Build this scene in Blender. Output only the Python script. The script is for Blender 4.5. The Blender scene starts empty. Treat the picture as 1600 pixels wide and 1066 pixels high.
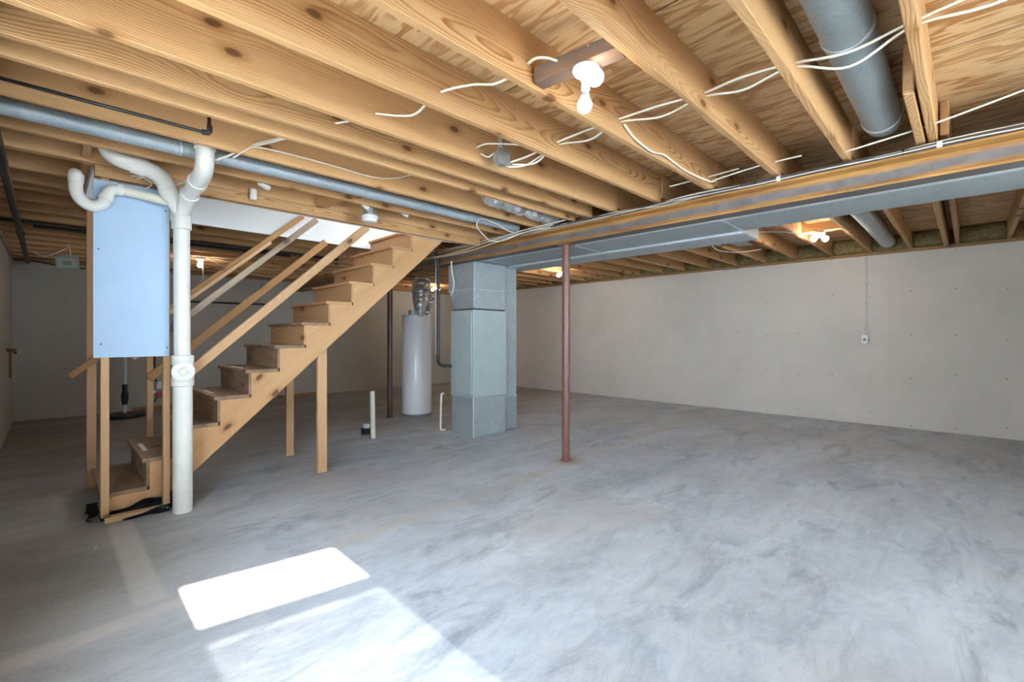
import bpy, bmesh, math, random
from mathutils import Vector, Matrix
random.seed(7)
SC = bpy.context.scene
COL = SC.collection
PI = math.pi
V = Vector

# ------------------------------------------------------------------ tagging and linking
def tag(o, label=None, cat=None, group=None, kind=None):
    if label: o['label'] = label
    if cat: o['category'] = cat
    if group: o['group'] = group
    if kind: o['kind'] = kind
    return o

def empty(name, loc, label, cat, group=None):
    o = bpy.data.objects.new(name, None)
    COL.objects.link(o)
    o.location = loc
    o.empty_display_size = .1
    return tag(o, label, cat, group)

def link(name, bm, mat, parent=None, loc=None, smooth=False, rot=None, auto=None):
    """bm is in the frame of the parent (or the world); loc moves the origin there."""
    me = bpy.data.meshes.new(name)
    if loc is not None and rot is None:
        bmesh.ops.translate(bm, verts=bm.verts, vec=-V(loc))
    bmesh.ops.recalc_face_normals(bm, faces=bm.faces)
    if smooth:
        for f in bm.faces: f.smooth = True
        if auto:
            for e in bm.edges:
                if len(e.link_faces) == 2 and e.calc_face_angle(0) > auto: e.smooth = False
    bm.to_mesh(me); bm.free()
    me.materials.append(mat)
    o = bpy.data.objects.new(name, me)
    COL.objects.link(o)
    if parent: o.parent = parent
    if loc is not None: o.location = loc
    if rot is not None: o.rotation_euler = rot
    return o

# ------------------------------------------------------------------ shapes
def box(bm, x0, x1, y0, y1, z0, z1, bev=0, seg=1):
    t = bmesh.new()
    bmesh.ops.create_cube(t, size=1)
    for v in t.verts:
        v.co = V(((x0+x1)/2 + v.co.x*(x1-x0), (y0+y1)/2 + v.co.y*(y1-y0), (z0+z1)/2 + v.co.z*(z1-z0)))
    if bev: bmesh.ops.bevel(t, geom=t.edges[:], offset=bev, segments=seg, affect='EDGES', profile=.5)
    add(bm, t)
    return bm

def add(bm, t, M=None):
    if M is not None: bmesh.ops.transform(t, matrix=M, verts=t.verts)
    me = bpy.data.meshes.new('tmp'); t.to_mesh(me); t.free()
    bm.from_mesh(me); bpy.data.meshes.remove(me)

def B(*a, **k):
    bm = bmesh.new(); box(bm, *a, **k); return bm

def catmull(pts, n=8):
    pts = [V(p) for p in pts]
    if len(pts) < 3: return pts
    out = []
    P = [pts[0]*2-pts[1]] + pts + [pts[-1]*2-pts[-2]]
    for i in range(1, len(P)-2):
        a, b, c, d = P[i-1], P[i], P[i+1], P[i+2]
        for k in range(n):
            t = k/n
            out.append(.5*((2*b) + (c-a)*t + (2*a-5*b+4*c-d)*t*t + (3*b-a-3*c+d)*t**3))
    out.append(pts[-1])
    return out

def tube(bm, pts, r, seg=12, smooth_path=False, n=8, flat=None, cap=True):
    """r a number or list; flat = (wide, thick) factors for a flattened cable"""
    pts = catmull(pts, n) if smooth_path else [V(p) for p in pts]
    N = len(pts)
    rs = r if isinstance(r, (list, tuple)) else [r]*N
    if len(rs) != N:
        rs = [rs[min(len(rs)-1, int(i*(len(rs)-1)/(N-1)+.5))] for i in range(N)]
    T = []
    for i in range(N):
        a = pts[max(0, i-1)]; b = pts[min(N-1, i+1)]
        T.append((b-a).normalized())
    up = V((0, 0, 1)) if abs(T[0].z) < .9 else V((1, 0, 0))
    nrm = T[0].cross(up).normalized()
    rings = []
    for i in range(N):
        nrm = (nrm - T[i]*nrm.dot(T[i]))
        nrm = nrm.normalized() if nrm.length > 1e-6 else T[i].orthogonal().normalized()
        bi = T[i].cross(nrm)
        fa, fb = flat if flat else (1, 1)
        sc = 1
        if 0 < i < N-1:
            c = (pts[i]-pts[i-1]).normalized().dot((pts[i+1]-pts[i]).normalized())
            sc = 1
        rings.append([bm.verts.new(pts[i] + (nrm*math.cos(2*PI*k/seg)*fa + bi*math.sin(2*PI*k/seg)*fb)*rs[i]*sc) for k in range(seg)])
    for i in range(N-1):
        for k in range(seg):
            bm.faces.new((rings[i][k], rings[i][(k+1) % seg], rings[i+1][(k+1) % seg], rings[i+1][k]))
    if cap:
        bm.faces.new(rings[0][::-1]); bm.faces.new(rings[-1])
    return bm

def TB(*a, **k):
    bm = bmesh.new(); tube(bm, *a, **k); return bm

def cyl(bm, p, q, r, seg=20):
    return tube(bm, [p, q], r, seg)

def lathe(bm, prof, seg=32, M=None):
    t = bmesh.new()
    rings = []
    for (r, z) in prof:
        if r < 1e-5: rings.append([t.verts.new((0, 0, z))])
        else: rings.append([t.verts.new((r*math.cos(2*PI*k/seg), r*math.sin(2*PI*k/seg), z)) for k in range(seg)])
    for a, b in zip(rings, rings[1:]):
        if len(a) == 1 and len(b) == 1: continue
        for k in range(seg):
            k2 = (k+1) % seg
            if len(a) == 1: t.faces.new((a[0], b[k], b[k2]))
            elif len(b) == 1: t.faces.new((a[k], a[k2], b[0]))
            else: t.faces.new((a[k], a[k2], b[k2], b[k]))
    if len(rings[0]) > 1: t.faces.new(rings[0][::-1])
    if len(rings[-1]) > 1: t.faces.new(rings[-1])
    add(bm, t, M)
    return bm

def prism(bm, poly, y0, y1):
    """poly in (x,z), extruded along y"""
    a = [bm.verts.new((x, y0, z)) for x, z in poly]
    b = [bm.verts.new((x, y1, z)) for x, z in poly]
    bm.faces.new(a); bm.faces.new(b[::-1])
    n = len(poly)
    for i in range(n):
        bm.faces.new((a[i], b[i], b[(i+1) % n], a[(i+1) % n]))
    return bm

def align(d, up=V((0, 0, 1))):
    """rotation that takes +X to d with +Z as near up as can be"""
    x = V(d).normalized(); y = up.cross(x).normalized(); z = x.cross(y)
    return Matrix((x, y, z)).transposed().to_euler()

def board(name, p, q, w, h, mat, parent=None, bev=.003, up=V((0, 0, 1)), off=(0, 0)):
    """timber whose axis runs p to q; w across, h along up; own frame along local X so the grain follows it"""
    p, q = V(p), V(q)
    L = (q-p).length
    bm = B(0, L, -w/2+off[0], w/2+off[0], -h/2+off[1], h/2+off[1], bev=bev)
    return link(name, bm, mat, parent, loc=p, rot=align(q-p, up))

# ------------------------------------------------------------------ materials
def mat(name):
    m = bpy.data.materials.new(name); m.use_nodes = True
    nt = m.node_tree; nt.nodes.clear()
    out = nt.nodes.new('ShaderNodeOutputMaterial')
    bs = nt.nodes.new('ShaderNodeBsdfPrincipled')
    nt.links.new(bs.outputs[0], out.inputs[0])
    return m, nt, bs, out

class NT:
    def __init__(s, nt): s.nt = nt
    def n(s, t, **k):
        x = s.nt.nodes.new(t)
        for a, b in k.items(): setattr(x, a, b)
        return x
    def l(s, a, b): s.nt.links.new(a, b)
    def setin(s, node, key, v):
        if hasattr(v, 'is_linked') or hasattr(v, 'links'): s.l(v, node.inputs[key])
        else: node.inputs[key].default_value = v
    def math(s, op, a, b=None, c=None, clamp=False):
        x = s.n('ShaderNodeMath', operation=op, use_clamp=clamp)
        s.setin(x, 0, a)
        if b is not None: s.setin(x, 1, b)
        if c is not None: s.setin(x, 2, c)
        return x.outputs[0]
    def vmath(s, op, a, b=None):
        x = s.n('ShaderNodeVectorMath', operation=op)
        s.setin(x, 0, a)
        if b is not None: s.setin(x, 1, b)
        return x.outputs[0]
    def noise(s, vec, scale, detail=3, rough=.55, dist=0, out=0):
        x = s.n('ShaderNodeTexNoise')
        if vec is not None: s.l(vec, x.inputs['Vector'])
        x.inputs['Scale'].default_value = scale; x.inputs['Detail'].default_value = detail
        x.inputs['Roughness'].default_value = rough; x.inputs['Distortion'].default_value = dist
        return x.outputs[out]
    def ramp(s, f, stops, interp='LINEAR'):
        x = s.n('ShaderNodeValToRGB'); s.l(f, x.inputs[0])
        cr = x.color_ramp; cr.interpolation = interp
        while len(cr.elements) < len(stops): cr.elements.new(.5)
        for e, (p, c) in zip(cr.elements, stops):
            e.position = p
            e.color = (*c, 1) if isinstance(c, tuple) else (c, c, c, 1)
        return x.outputs[0]
    def mix(s, f, a, b, mode='MIX'):
        x = s.n('ShaderNodeMix', data_type='RGBA', blend_type=mode)
        for k, v in ((0, f), (6, a), (7, b)):
            if isinstance(v, tuple): x.inputs[k].default_value = (*v, 1)
            else: s.setin(x, k, v)
        return x.outputs[2]
    def sep(s, v):
        x = s.n('ShaderNodeSeparateXYZ'); s.l(v, x.inputs[0]); return x.outputs
    def comb(s, x, y, z):
        c = s.n('ShaderNodeCombineXYZ')
        for k, v in enumerate((x, y, z)): s.setin(c, k, v)
        return c.outputs[0]
    def mapr(s, v, a, b, c=0, d=1, smooth=False):
        x = s.n('ShaderNodeMapRange', clamp=True)
        if smooth: x.interpolation_type = 'SMOOTHSTEP'
        s.l(v, x.inputs[0])
        for k, q in zip((1, 2, 3, 4), (a, b, c, d)): x.inputs[k].default_value = q
        return x.outputs[0]
    def obj(s):
        return s.n('ShaderNodeTexCoord').outputs['Object']
    def rnd(s):
        return s.n('ShaderNodeObjectInfo').outputs['Random']
    def bump(s, h, strength, dist, bs):
        b = s.n('ShaderNodeBump'); b.inputs['Strength'].default_value = strength; b.inputs['Distance'].default_value = dist
        s.l(h, b.inputs['Height']); s.l(b.outputs[0], bs.inputs['Normal'])

def wood(name, light, dark, knot=(.12, .05, .02), period=.009, contrast=.75, weather=0, rough=.6, knots=True, far=.06):
    m, nt, bs, out = mat(name); g = NT(nt)
    co = g.obj(); r = g.rnd()
    x, y, z = g.sep(co)
    xo = g.math('MULTIPLY_ADD', r, 37.0, x)
    # axis of the log wanders slowly along the board; each board is cut at its own place
    low = g.n('ShaderNodeTexNoise', noise_dimensions='1D'); low.inputs['Scale'].default_value = .8; low.inputs['Detail'].default_value = 1.5
    g.l(xo, low.inputs['W'])
    lc = g.sep(low.outputs['Color'])
    y2 = g.math('ADD', y, g.math('MULTIPLY_ADD', lc[0], .12, g.math('MULTIPLY_ADD', r, .10, -.02 + far*.3)))
    rr = g.math('FRACT', g.math('MULTIPLY', r, 7.31))
    z2 = g.math('ADD', z, g.math('MULTIPLY_ADD', lc[1], .22, g.math('MULTIPLY_ADD', rr, .30, -.32)))
    rad = g.math('SQRT', g.math('ADD', g.math('MULTIPLY', y2, y2), g.math('MULTIPLY', z2, z2)))
    st = g.comb(g.math('MULTIPLY', xo, 1.5), g.math('MULTIPLY', y, 14), g.math('MULTIPLY', z, 14))
    wob = g.noise(st, 1.0, 3, .6)
    ph = g.math('MULTIPLY_ADD', wob, 1.6, g.math('DIVIDE', rad, period))
    fr = g.math('FRACT', ph)
    ring = g.ramp(fr, [(0, 0.0), (.5, .12), (.80, .85), (.90, 1.0), (1, 0.0)])
    big = g.noise(g.comb(g.math('MULTIPLY', xo, .7), g.math('MULTIPLY', y, 5), g.math('MULTIPLY', z, 9)), 1, 2)
    amt = g.math('MULTIPLY', ring, g.mapr(big, .35, .7, contrast*.25, contrast))
    fine = g.noise(g.comb(g.math('MULTIPLY', xo, 6), g.math('MULTIPLY', y, 230), g.math('MULTIPLY', z, 230)), 1, 2)
    c = g.mix(amt, light, dark)
    c = g.mix(g.mapr(fine, .4, .75, 0, .28), c, dark)
    tint = g.mix(rr, (1.06, 1.02, .98), (.88, .84, .80))
    c = g.mix(1.0, c, tint, 'MULTIPLY')
    if knots:
        vo = g.n('ShaderNodeTexVoronoi', voronoi_dimensions='2D'); vo.inputs['Scale'].default_value = 1
        warp = g.noise(co, 14, 2)
        g.l(g.comb(g.math('MULTIPLY', xo, 2.3), g.math('ADD', g.math('MULTIPLY', y, 1.5), g.math('MULTIPLY_ADD', warp, .10, g.math('MULTIPLY', z, 4.6))), 0), vo.inputs['Vector'])
        keep = g.math('GREATER_THAN', g.sep(vo.outputs['Color'])[0], .60)
        k = g.math('MULTIPLY', g.mapr(vo.outputs['Distance'], .05, .105, 1, 0, True), keep)
        halo = g.math('MULTIPLY', g.mapr(vo.outputs['Distance'], .07, .24, .5, 0, True), keep)
        c = g.mix(halo, c, dark)
        c = g.mix(g.math('MULTIPLY', k, .85), c, knot)
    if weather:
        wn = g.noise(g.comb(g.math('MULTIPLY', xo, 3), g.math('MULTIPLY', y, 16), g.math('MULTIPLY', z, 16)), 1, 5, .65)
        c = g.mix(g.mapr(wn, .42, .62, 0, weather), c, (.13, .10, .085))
    g.l(c, bs.inputs['Base Color'])
    bs.inputs['Roughness'].default_value = rough
    bs.inputs['Specular IOR Level'].default_value = .25
    g.bump(g.math('ADD', fine, g.math('MULTIPLY', ring, -.4)), .12, .002, bs)
    return m

def plain(name, col, rough=.5, metal=0, noise=0, nscale=30, spec=.5, bump=0):
    m, nt, bs, out = mat(name); g = NT(nt)
    if noise:
        n = g.noise(g.obj(), nscale, 4, .6)
        c = g.mix(g.mapr(n, .3, .7), tuple(v*(1-noise) for v in col), tuple(min(1, v*(1+noise)) for v in col))
        g.l(c, bs.inputs['Base Color'])
        if bump: g.bump(n, bump, .004, bs)
    else:
        bs.inputs['Base Color'].default_value = (*col, 1)
    bs.inputs['Roughness'].default_value = rough
    bs.inputs['Metallic'].default_value = metal
    bs.inputs['Specular IOR Level'].default_value = spec
    return m

def galv(name, col=(.50, .55, .58), rough=.42, metal=.75, sp=45, amt=.18, streak=.25):
    m, nt, bs, out = mat(name); g = NT(nt)
    co = g.obj()
    vo = g.n('ShaderNodeTexVoronoi'); vo.inputs['Scale'].default_value = sp; g.l(co, vo.inputs['Vector'])
    f = g.sep(vo.outputs['Color'])[0]
    c = g.mix(f, tuple(v*(1-amt) for v in col), tuple(min(1, v*(1+amt)) for v in col))
    d = g.noise(co, 5, 5, .65, .6)
    c = g.mix(g.mapr(d, .55, .75, 0, streak), c, (.72, .77, .80))
    d2 = g.noise(co, 3, 4, .6)
    c = g.mix(g.mapr(d2, .5, .8, 0, .3), c, tuple(v*.6 for v in col))
    g.l(c, bs.inputs['Base Color'])
    bs.inputs['Metallic'].default_value = metal
    g.l(g.mapr(d, .3, .7, rough-.08, rough+.12), bs.inputs['Roughness'])
    g.bump(g.noise(co, 9, 3), .08, .01, bs)
    return m

def emit(name, col, s):
    m, nt, bs, out = mat(name)
    bs.inputs['Base Color'].default_value = (.9, .9, .88, 1)
    bs.inputs['Emission Color'].default_value = (*col, 1)
    bs.inputs['Emission Strength'].default_value = s
    return m

JO = wood('joist_pine', (.655, .42, .215), (.33, .145, .045), contrast=1.15)
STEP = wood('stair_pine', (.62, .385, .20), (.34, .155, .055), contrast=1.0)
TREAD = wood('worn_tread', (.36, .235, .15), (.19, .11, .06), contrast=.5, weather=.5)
STUD = wood('stud_pine', (.62, .40, .225), (.42, .23, .10), contrast=.4)
GREYRAIL = wood('weathered_rail', (.46, .37, .265), (.28, .20, .13), contrast=.5, weather=.45)
DARKRAIL = wood('brown_rail', (.42, .235, .10), (.24, .11, .04), contrast=.5)
OLDWOOD = wood('dirty_block', (.24, .135, .08), (.11, .06, .035), contrast=.7, weather=1.0)
SILL = wood('sill_wood', (.40, .24, .10), (.24, .13, .05), contrast=.5)
GALV = galv('galvanized', (.47, .53, .56), metal=.45, amt=.07, rough=.45, streak=.5)
GALVB = galv('galvanized_pipe', (.40, .465, .52), rough=.42, metal=.35, sp=90, amt=.08)
GALVM = galv('matt_galvanized', (.36, .405, .42), rough=.55, metal=.3, sp=60, amt=.07, streak=.22)
FOIL = galv('foil', (.62, .63, .64), rough=.3, metal=.6, sp=20, amt=.2)
DUCTP = galv('dull_duct', (.27, .315, .335), rough=.55, metal=.3, sp=70, amt=.06, streak=.10)
HEM_GLINT = galv('hem_and_glint', (.60, .65, .68), rough=.5, metal=.3, sp=50, amt=.08)  # pale metal for hems and seams, also paints in the corner highlights
FURN = plain('furnace_paint', (.42, .49, .49), .32, 0, .05, 6)
PVC = plain('white_pvc', (.78, .77, .72), .35, 0, .05, 9)
PVCY = plain('aged_pvc', (.72, .70, .60), .4, 0, .08, 9)
ENAMEL = plain('white_enamel', (.86, .88, .92), .2)
BLACK = plain('black_plastic', (.018, .018, .02), .4)
POLY = plain('black_sheeting', (.02, .021, .025), .3, noise=.3, nscale=20)
STEELDK = plain('dark_steel', (.05, .045, .04), .45, .5, .3, 20)
REDPOLE = plain('red_oxide_steel', (.19, .085, .065), .38, 0, .15, 18)
BROWNPOLE = plain('brown_steel', (.085, .045, .038), .4, 0, .15, 18)
CABLE = plain('cable_sheath', (.78, .74, .64), .5)
CABLEG = plain('grey_cable', (.52, .50, .46), .5)
TAPE = plain('white_tape', (.78, .78, .78), .6)
WHITE = plain('white_plastic', (.82, .82, .83), .4)
STEEL = plain('zinc_box', (.42, .44, .45), .4, .7, .2, 30)
SCREW = plain('screw_head', (.05, .05, .055), .4, .4)
RED = plain('red_plug', (.45, .04, .03), .4)
GLASSY = plain('lamp_glass', (.55, .60, .50), .15)
BULB = emit('lit_bulb', (1.0, .93, .83), 13)
BULBF = emit('lit_bulb_far', (1.0, .86, .66), 70)
CONDUITW = plain('painted_conduit', (.70, .67, .63), .5)
BLUE = plain('blue_board', (.46, .61, .80), .75, 0, .03, 5, .2)

# ---- plywood
def plywood():
    m, nt, bs, out = mat('subfloor_plywood'); g = NT(nt)
    x, y, z = g.sep(g.obj())
    sheet = g.math('FLOOR', g.math('DIVIDE', x, 1.22))
    yo = g.math('MULTIPLY_ADD', sheet, 3.7, y)
    w = g.noise(g.comb(g.math('MULTIPLY', x, 2.0), g.math('MULTIPLY', yo, .5), 0), 1, 4, .62)
    # peeled veneer: contour lines of a long stretched noise
    ph = g.math('MULTIPLY_ADD', w, 12, g.math('MULTIPLY', g.noise(g.comb(g.math('MULTIPLY', x, 26), g.math('MULTIPLY', yo, 2.2), 0), 1, 2), 1.7))
    f = g.math('FRACT', ph)
    ring = g.ramp(f, [(0, 0.0), (.35, .1), (.7, .95), (.9, .8), (1, 0.0)])
    big = g.noise(g.comb(g.math('MULTIPLY', x, 3), g.math('MULTIPLY', yo, 1), 3.3), 1, 2)
    fine = g.noise(g.comb(g.math('MULTIPLY', x, 160), g.math('MULTIPLY', yo, 5), 0), 1, 2)
    c = g.mix(g.math('MULTIPLY', ring, g.mapr(big, .3, .65, .55, 1)), (.68, .46, .25), (.37, .165, .05))
    c = g.mix(g.mapr(fine, .45, .75, 0, .3), c, (.38, .20, .08))
    vo = g.n('ShaderNodeTexVoronoi'); g.l(g.comb(g.math('MULTIPLY', x, 3.0), g.math('MULTIPLY', yo, 1.6), 0), vo.inputs['Vector']); vo.inputs['Scale'].default_value = 1
    keep = g.math('GREATER_THAN', g.sep(vo.outputs['Color'])[1], .6)
    c = g.mix(g.math('MULTIPLY', g.mapr(vo.outputs['Distance'], .03, .06, .85, 0), keep), c, (.06, .035, .02))
    seam = g.math('LESS_THAN', g.math('ABSOLUTE', g.math('SUBTRACT', g.math('FRACT', g.math('DIVIDE', x, 1.22)), .5)), .003)
    c = g.mix(seam, c, (.05, .03, .015))
    g.l(c, bs.inputs['Base Color']); bs.inputs['Roughness'].default_value = .65; bs.inputs['Specular IOR Level'].default_value = .2
    g.bump(fine, .1, .002, bs)
    return m
PLY = plywood()

# ---- concrete floor (object origin at world origin)
def concrete():
    m, nt, bs, out = mat('concrete'); g = NT(nt)
    co = g.obj(); x, y, z = g.sep(co)
    # trowel arcs run roughly along x
    st = g.comb(g.math('MULTIPLY', x, .55), g.math('MULTIPLY', y, 1.5), 0)
    a = g.noise(st, 1.1, 6, .62, .9)
    b = g.noise(co, 4.5, 6, .68, .5)
    f = g.noise(co, 60, 4, .7)
    c = g.mix(g.mapr(a, .30, .68), (.30, .335, .40), (.56, .60, .67))
    c = g.mix(g.mapr(b, .35, .7, 0, .5), c, (.62, .65, .69))
    d = g.noise(g.comb(g.math('MULTIPLY', x, .8), g.math('MULTIPLY', y, 2.2), 7.7), 1.6, 6, .7, 1.2)
    c = g.mix(g.mapr(d, .52, .72, 0, .75), c, (.17, .195, .245))
    q = g.noise(g.comb(g.math('MULTIPLY', x, 2.2), g.math('MULTIPLY', y, 4.2), 1.7), 1.9, 9, .74, 1.6)
    c = g.mix(g.mapr(q, .5, .72, 0, .42), c, (.24, .265, .31))
    c = g.mix(g.mapr(q, .5, .3, 0, .3), c, (.72, .74, .77))
    # reddish dust toward the stair and old traffic lines
    e = g.noise(co, .8, 3, .6)
    c = g.mix(g.mapr(e, .5, .68, 0, .45), c, (.47, .41, .39))
    # tan tone paints in dim warm lamplight toward the left wall and far room
    tan = g.math('MAXIMUM', g.math('MULTIPLY', g.mapr(x, 1.2, .05, 0, 1, True), g.mapr(y, 1.8, 3.2, .35, 1)), g.mapr(y, 4.6, 7.5, 0, .8, True))
    c = g.mix(g.math('MULTIPLY', tan, .85), c, g.mix(g.mapr(a, .3, .7), (.14, .115, .085), (.31, .265, .21)))
    # control joint / old wall line along x
    jx = g.math('ADD', y, g.math('MULTIPLY', g.math('SUBTRACT', g.noise(co, 1.5, 3), .5), .12))
    line = g.mapr(g.math('ABSOLUTE', g.math('SUBTRACT', jx, g.math('MULTIPLY_ADD', x, .055, 2.62))), .03, .075, 1, 0, True)
    lm = g.math('MULTIPLY', line, g.mapr(b, .3, .6, .25, .7))
    c = g.mix(lm, c, (.53, .47, .43))
    vx = g.math('MULTIPLY', g.mapr(g.math('ABSOLUTE', g.math('SUBTRACT', x, .345)), .05, .075, 1, 0), g.math('MULTIPLY', g.mapr(y, 2.72, 2.76), g.mapr(y, 4.1, 4.0)))
    c = g.mix(g.math('MULTIPLY', vx, .5), c, (.55, .50, .46))
    # rust ring round the post and the floor joint to it
    dx = g.math('SUBTRACT', x, 3.7); dy = g.math('SUBTRACT', y, 2.87)
    rr = g.math('SQRT', g.math('ADD', g.math('MULTIPLY', dx, dx), g.math('MULTIPLY', dy, dy)))
    c = g.mix(g.mapr(rr, .05, .22, .7, 0, True), c, (.30, .19, .15))
    sp = g.n('ShaderNodeTexVoronoi'); sp.inputs['Scale'].default_value = 4.2; g.l(co, sp.inputs['Vector'])
    c = g.mix(g.math('MULTIPLY', g.math('LESS_THAN', sp.outputs['Distance'], .035), g.math('GREATER_THAN', g.sep(sp.outputs['Color'])[0], .72)), c, (.7, .7, .68))
    c = g.mix(g.mapr(f, .35, .75, 0, .16), c, (.68, .68, .68))
    g.l(c, bs.inputs['Base Color'])
    g.l(g.mapr(b, .3, .7, .42, .68), bs.inputs['Roughness'])
    bs.inputs['Specular IOR Level'].default_value = .35
    g.bump(f, .06, .003, bs)
    return m
CONC = concrete()

# ---- foundation board with screw heads and seams; u along the wall, z up
def wallmat(name, axis, col, u0=0.0, dirt=.25):
    m, nt, bs, out = mat(name); g = NT(nt)
    co = g.obj(); s = g.sep(co); u = s[axis]; z = s[2]
    n = g.noise(co, 1.3, 5, .6); f = g.noise(co, 40, 3, .6)
    c = g.mix(g.mapr(n, .3, .7), tuple(v*.93 for v in col), tuple(v*1.05 for v in col))
    c = g.mix(g.mapr(f, .5, .8, 0, .12), c, tuple(v*.8 for v in col))
    uu = g.math('DIVIDE', g.math('SUBTRACT', u, u0), .445)
    du = g.math('MULTIPLY', g.math('SUBTRACT', g.math('FRACT', g.math('ADD', uu, .5)), .5), .445)
    zz = g.math('DIVIDE', g.math('SUBTRACT', z, .12), .58)
    jit = g.n('ShaderNodeTexWhiteNoise', noise_dimensions='2D')
    g.l(g.comb(g.math('FLOOR', g.math('ADD', uu, .5)), g.math('FLOOR', g.math('ADD', zz, .5)), 0), jit.inputs['Vector'])
    dz = g.math('MULTIPLY', g.math('SUBTRACT', g.math('FRACT', g.math('ADD', zz, .5)), .5), .58)
    dz = g.math('ADD', dz, g.math('MULTIPLY_ADD', jit.outputs['Value'], .16, -.08))
    dd = g.math('SQRT', g.math('ADD', g.math('MULTIPLY', du, du), g.math('MULTIPLY', dz, dz)))
    c = g.mix(g.mapr(dd, .007, .012, .6, 0), c, (.16, .145, .13))
    seam = g.mapr(g.math('ABSOLUTE', g.math('SUBTRACT', g.math('FRACT', g.math('DIVIDE', g.math('SUBTRACT', u, u0), 1.335)), .5)), .001, .0035, .28, 0)
    c = g.mix(seam, c, tuple(v*.55 for v in col))
    spk = g.noise(co, 55, 2, .5)
    zone = g.mapr(g.noise(co, .6, 2), .5, .62, 0, 1)
    c = g.mix(g.math('MULTIPLY', g.mapr(spk, .66, .72, 0, dirt), zone), c, (.2, .18, .15))
    g.l(c, bs.inputs['Base Color']); bs.inputs['Roughness'].default_value = .8; bs.inputs['Specular IOR Level'].default_value = .2
    return m
WALLR = wallmat('wall_board_right', 1, (.70, .65, .605), .113)
WALLB = wallmat('wall_board_back', 0, (.45, .42, .38), .2)
DRY = plain('stairwell_drywall', (.66, .67, .67), .8, 0, .02, 4, .2)

# ---- beam: mauve mill steel with rust along both flanges
def beammat():
    m, nt, bs, out = mat('rusty_beam'); g = NT(nt)
    co = g.obj(); x, y, z = g.sep(co)
    n = g.noise(g.comb(g.math('MULTIPLY', x, 8), g.math('MULTIPLY', y, 2.2), g.math('MULTIPLY', z, 14)), 1, 6, .7)
    edge = g.math('ABSOLUTE', z)
    e2 = g.math('MULTIPLY_ADD', g.math('SUBTRACT', n, .5), .05, edge)
    rust = g.mapr(e2, .014, .044, 0, 1, True)
    base = g.mix(g.mapr(g.noise(co, 7, 5, .65), .3, .7), (.13, .12, .13), (.24, .22, .225))
    rc = g.mix(g.mapr(n, .3, .7), (.27, .12, .03), (.55, .30, .09))
    c = g.mix(rust, base, rc)
    sc = g.math('MULTIPLY', g.math('LESS_THAN', g.math('ABSOLUTE', x), .07), g.math('LESS_THAN', z, -.0795))
    c = g.mix(sc, c, (.13, .115, .115))
    g.l(c, bs.inputs['Base Color']); bs.inputs['Roughness'].default_value = .6; bs.inputs['Metallic'].default_value = .15
    return m
BEAM = beammat()

def insulmat():
    m, nt, bs, out = mat('mineral_wool'); g = NT(nt)
    co = g.obj()
    n = g.noise(co, 14, 6, .7, 1.5)
    c = g.mix(g.mapr(n, .3, .7), (.26, .19, .07), (.74, .60, .30))
    g.l(c, bs.inputs['Base Color']); bs.inputs['Roughness'].default_value = .95
    g.bump(n, .6, .03, bs)
    return m
WOOL = insulmat()

# ------------------------------------------------------------------ camera
A = math.radians(44.75)
cam = bpy.data.cameras.new('camera'); co = bpy.data.objects.new('camera', cam); COL.objects.link(co)
co.location = (0, 0, 1.26); co.rotation_euler = (PI/2, 0, A-PI/2)
cam.sensor_width = 36; cam.lens = 36*720/1600; cam.shift_y = -8/1600; cam.clip_start = .02
SC.camera = co

# ------------------------------------------------------------------ setting
XL, XR, YB = -.36, 8.25, 9.95
ZJ, ZS = 2.40, 2.645          # joist underside, subfloor underside
SX0, SX1, SY0, SY1 = .22, 3.22, 4.17, 5.16   # stair opening
tag(link('floor', B(XL-.2, XR+.2, -2.6, YB+.2, -.12, 0), CONC), kind='structure')
bm = bmesh.new()
def prism_z(bm, poly, z0, z1):
    a_ = [bm.verts.new((x, y, z0)) for x, y in poly]; b_ = [bm.verts.new((x, y, z1)) for x, y in poly]
    bm.faces.new(a_); bm.faces.new(b_[::-1])
    for i in range(len(poly)): bm.faces.new((a_[i], b_[i], b_[(i+1) % len(poly)], a_[(i+1) % len(poly)]))
prism_z(bm, [(XL-.2, -.74), (XR+.2, -2.10), (XR+.2, SY0), (XL-.2, SY0)], ZS, ZS+.02)
for a in ((XL-.2, XR+.2, SY1, YB+.2), (XL-.2, SX0, SY0, SY1), (SX1, XR+.2, SY0, SY1)):
    box(bm, *a, ZS, ZS+.02)
tag(link('ceiling', bm, PLY), kind='structure')
tag(link('wall_right', B(XR, XR+.2, -2.6, YB, 0, 2.405), WALLR), kind='structure')
tag(link('wall_back', B(XL-.2, XR+.2, YB, YB+.2, 0, 2.405), WALLB), kind='structure')
LW = (.25, 2.35, 1.0, 2.06)
bm = bmesh.new()
box(bm, XL-.2, XL, -2.6, LW[0], 0, 2.645); box(bm, XL-.2, XL, LW[1], YB, 0, 2.645)
box(bm, XL-.2, XL, LW[0], LW[1], 0, LW[2]); box(bm, XL-.2, XL, LW[0], LW[1], LW[3], 2.645)
tag(link('wall_left', bm, WALLB), kind='structure')
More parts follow.
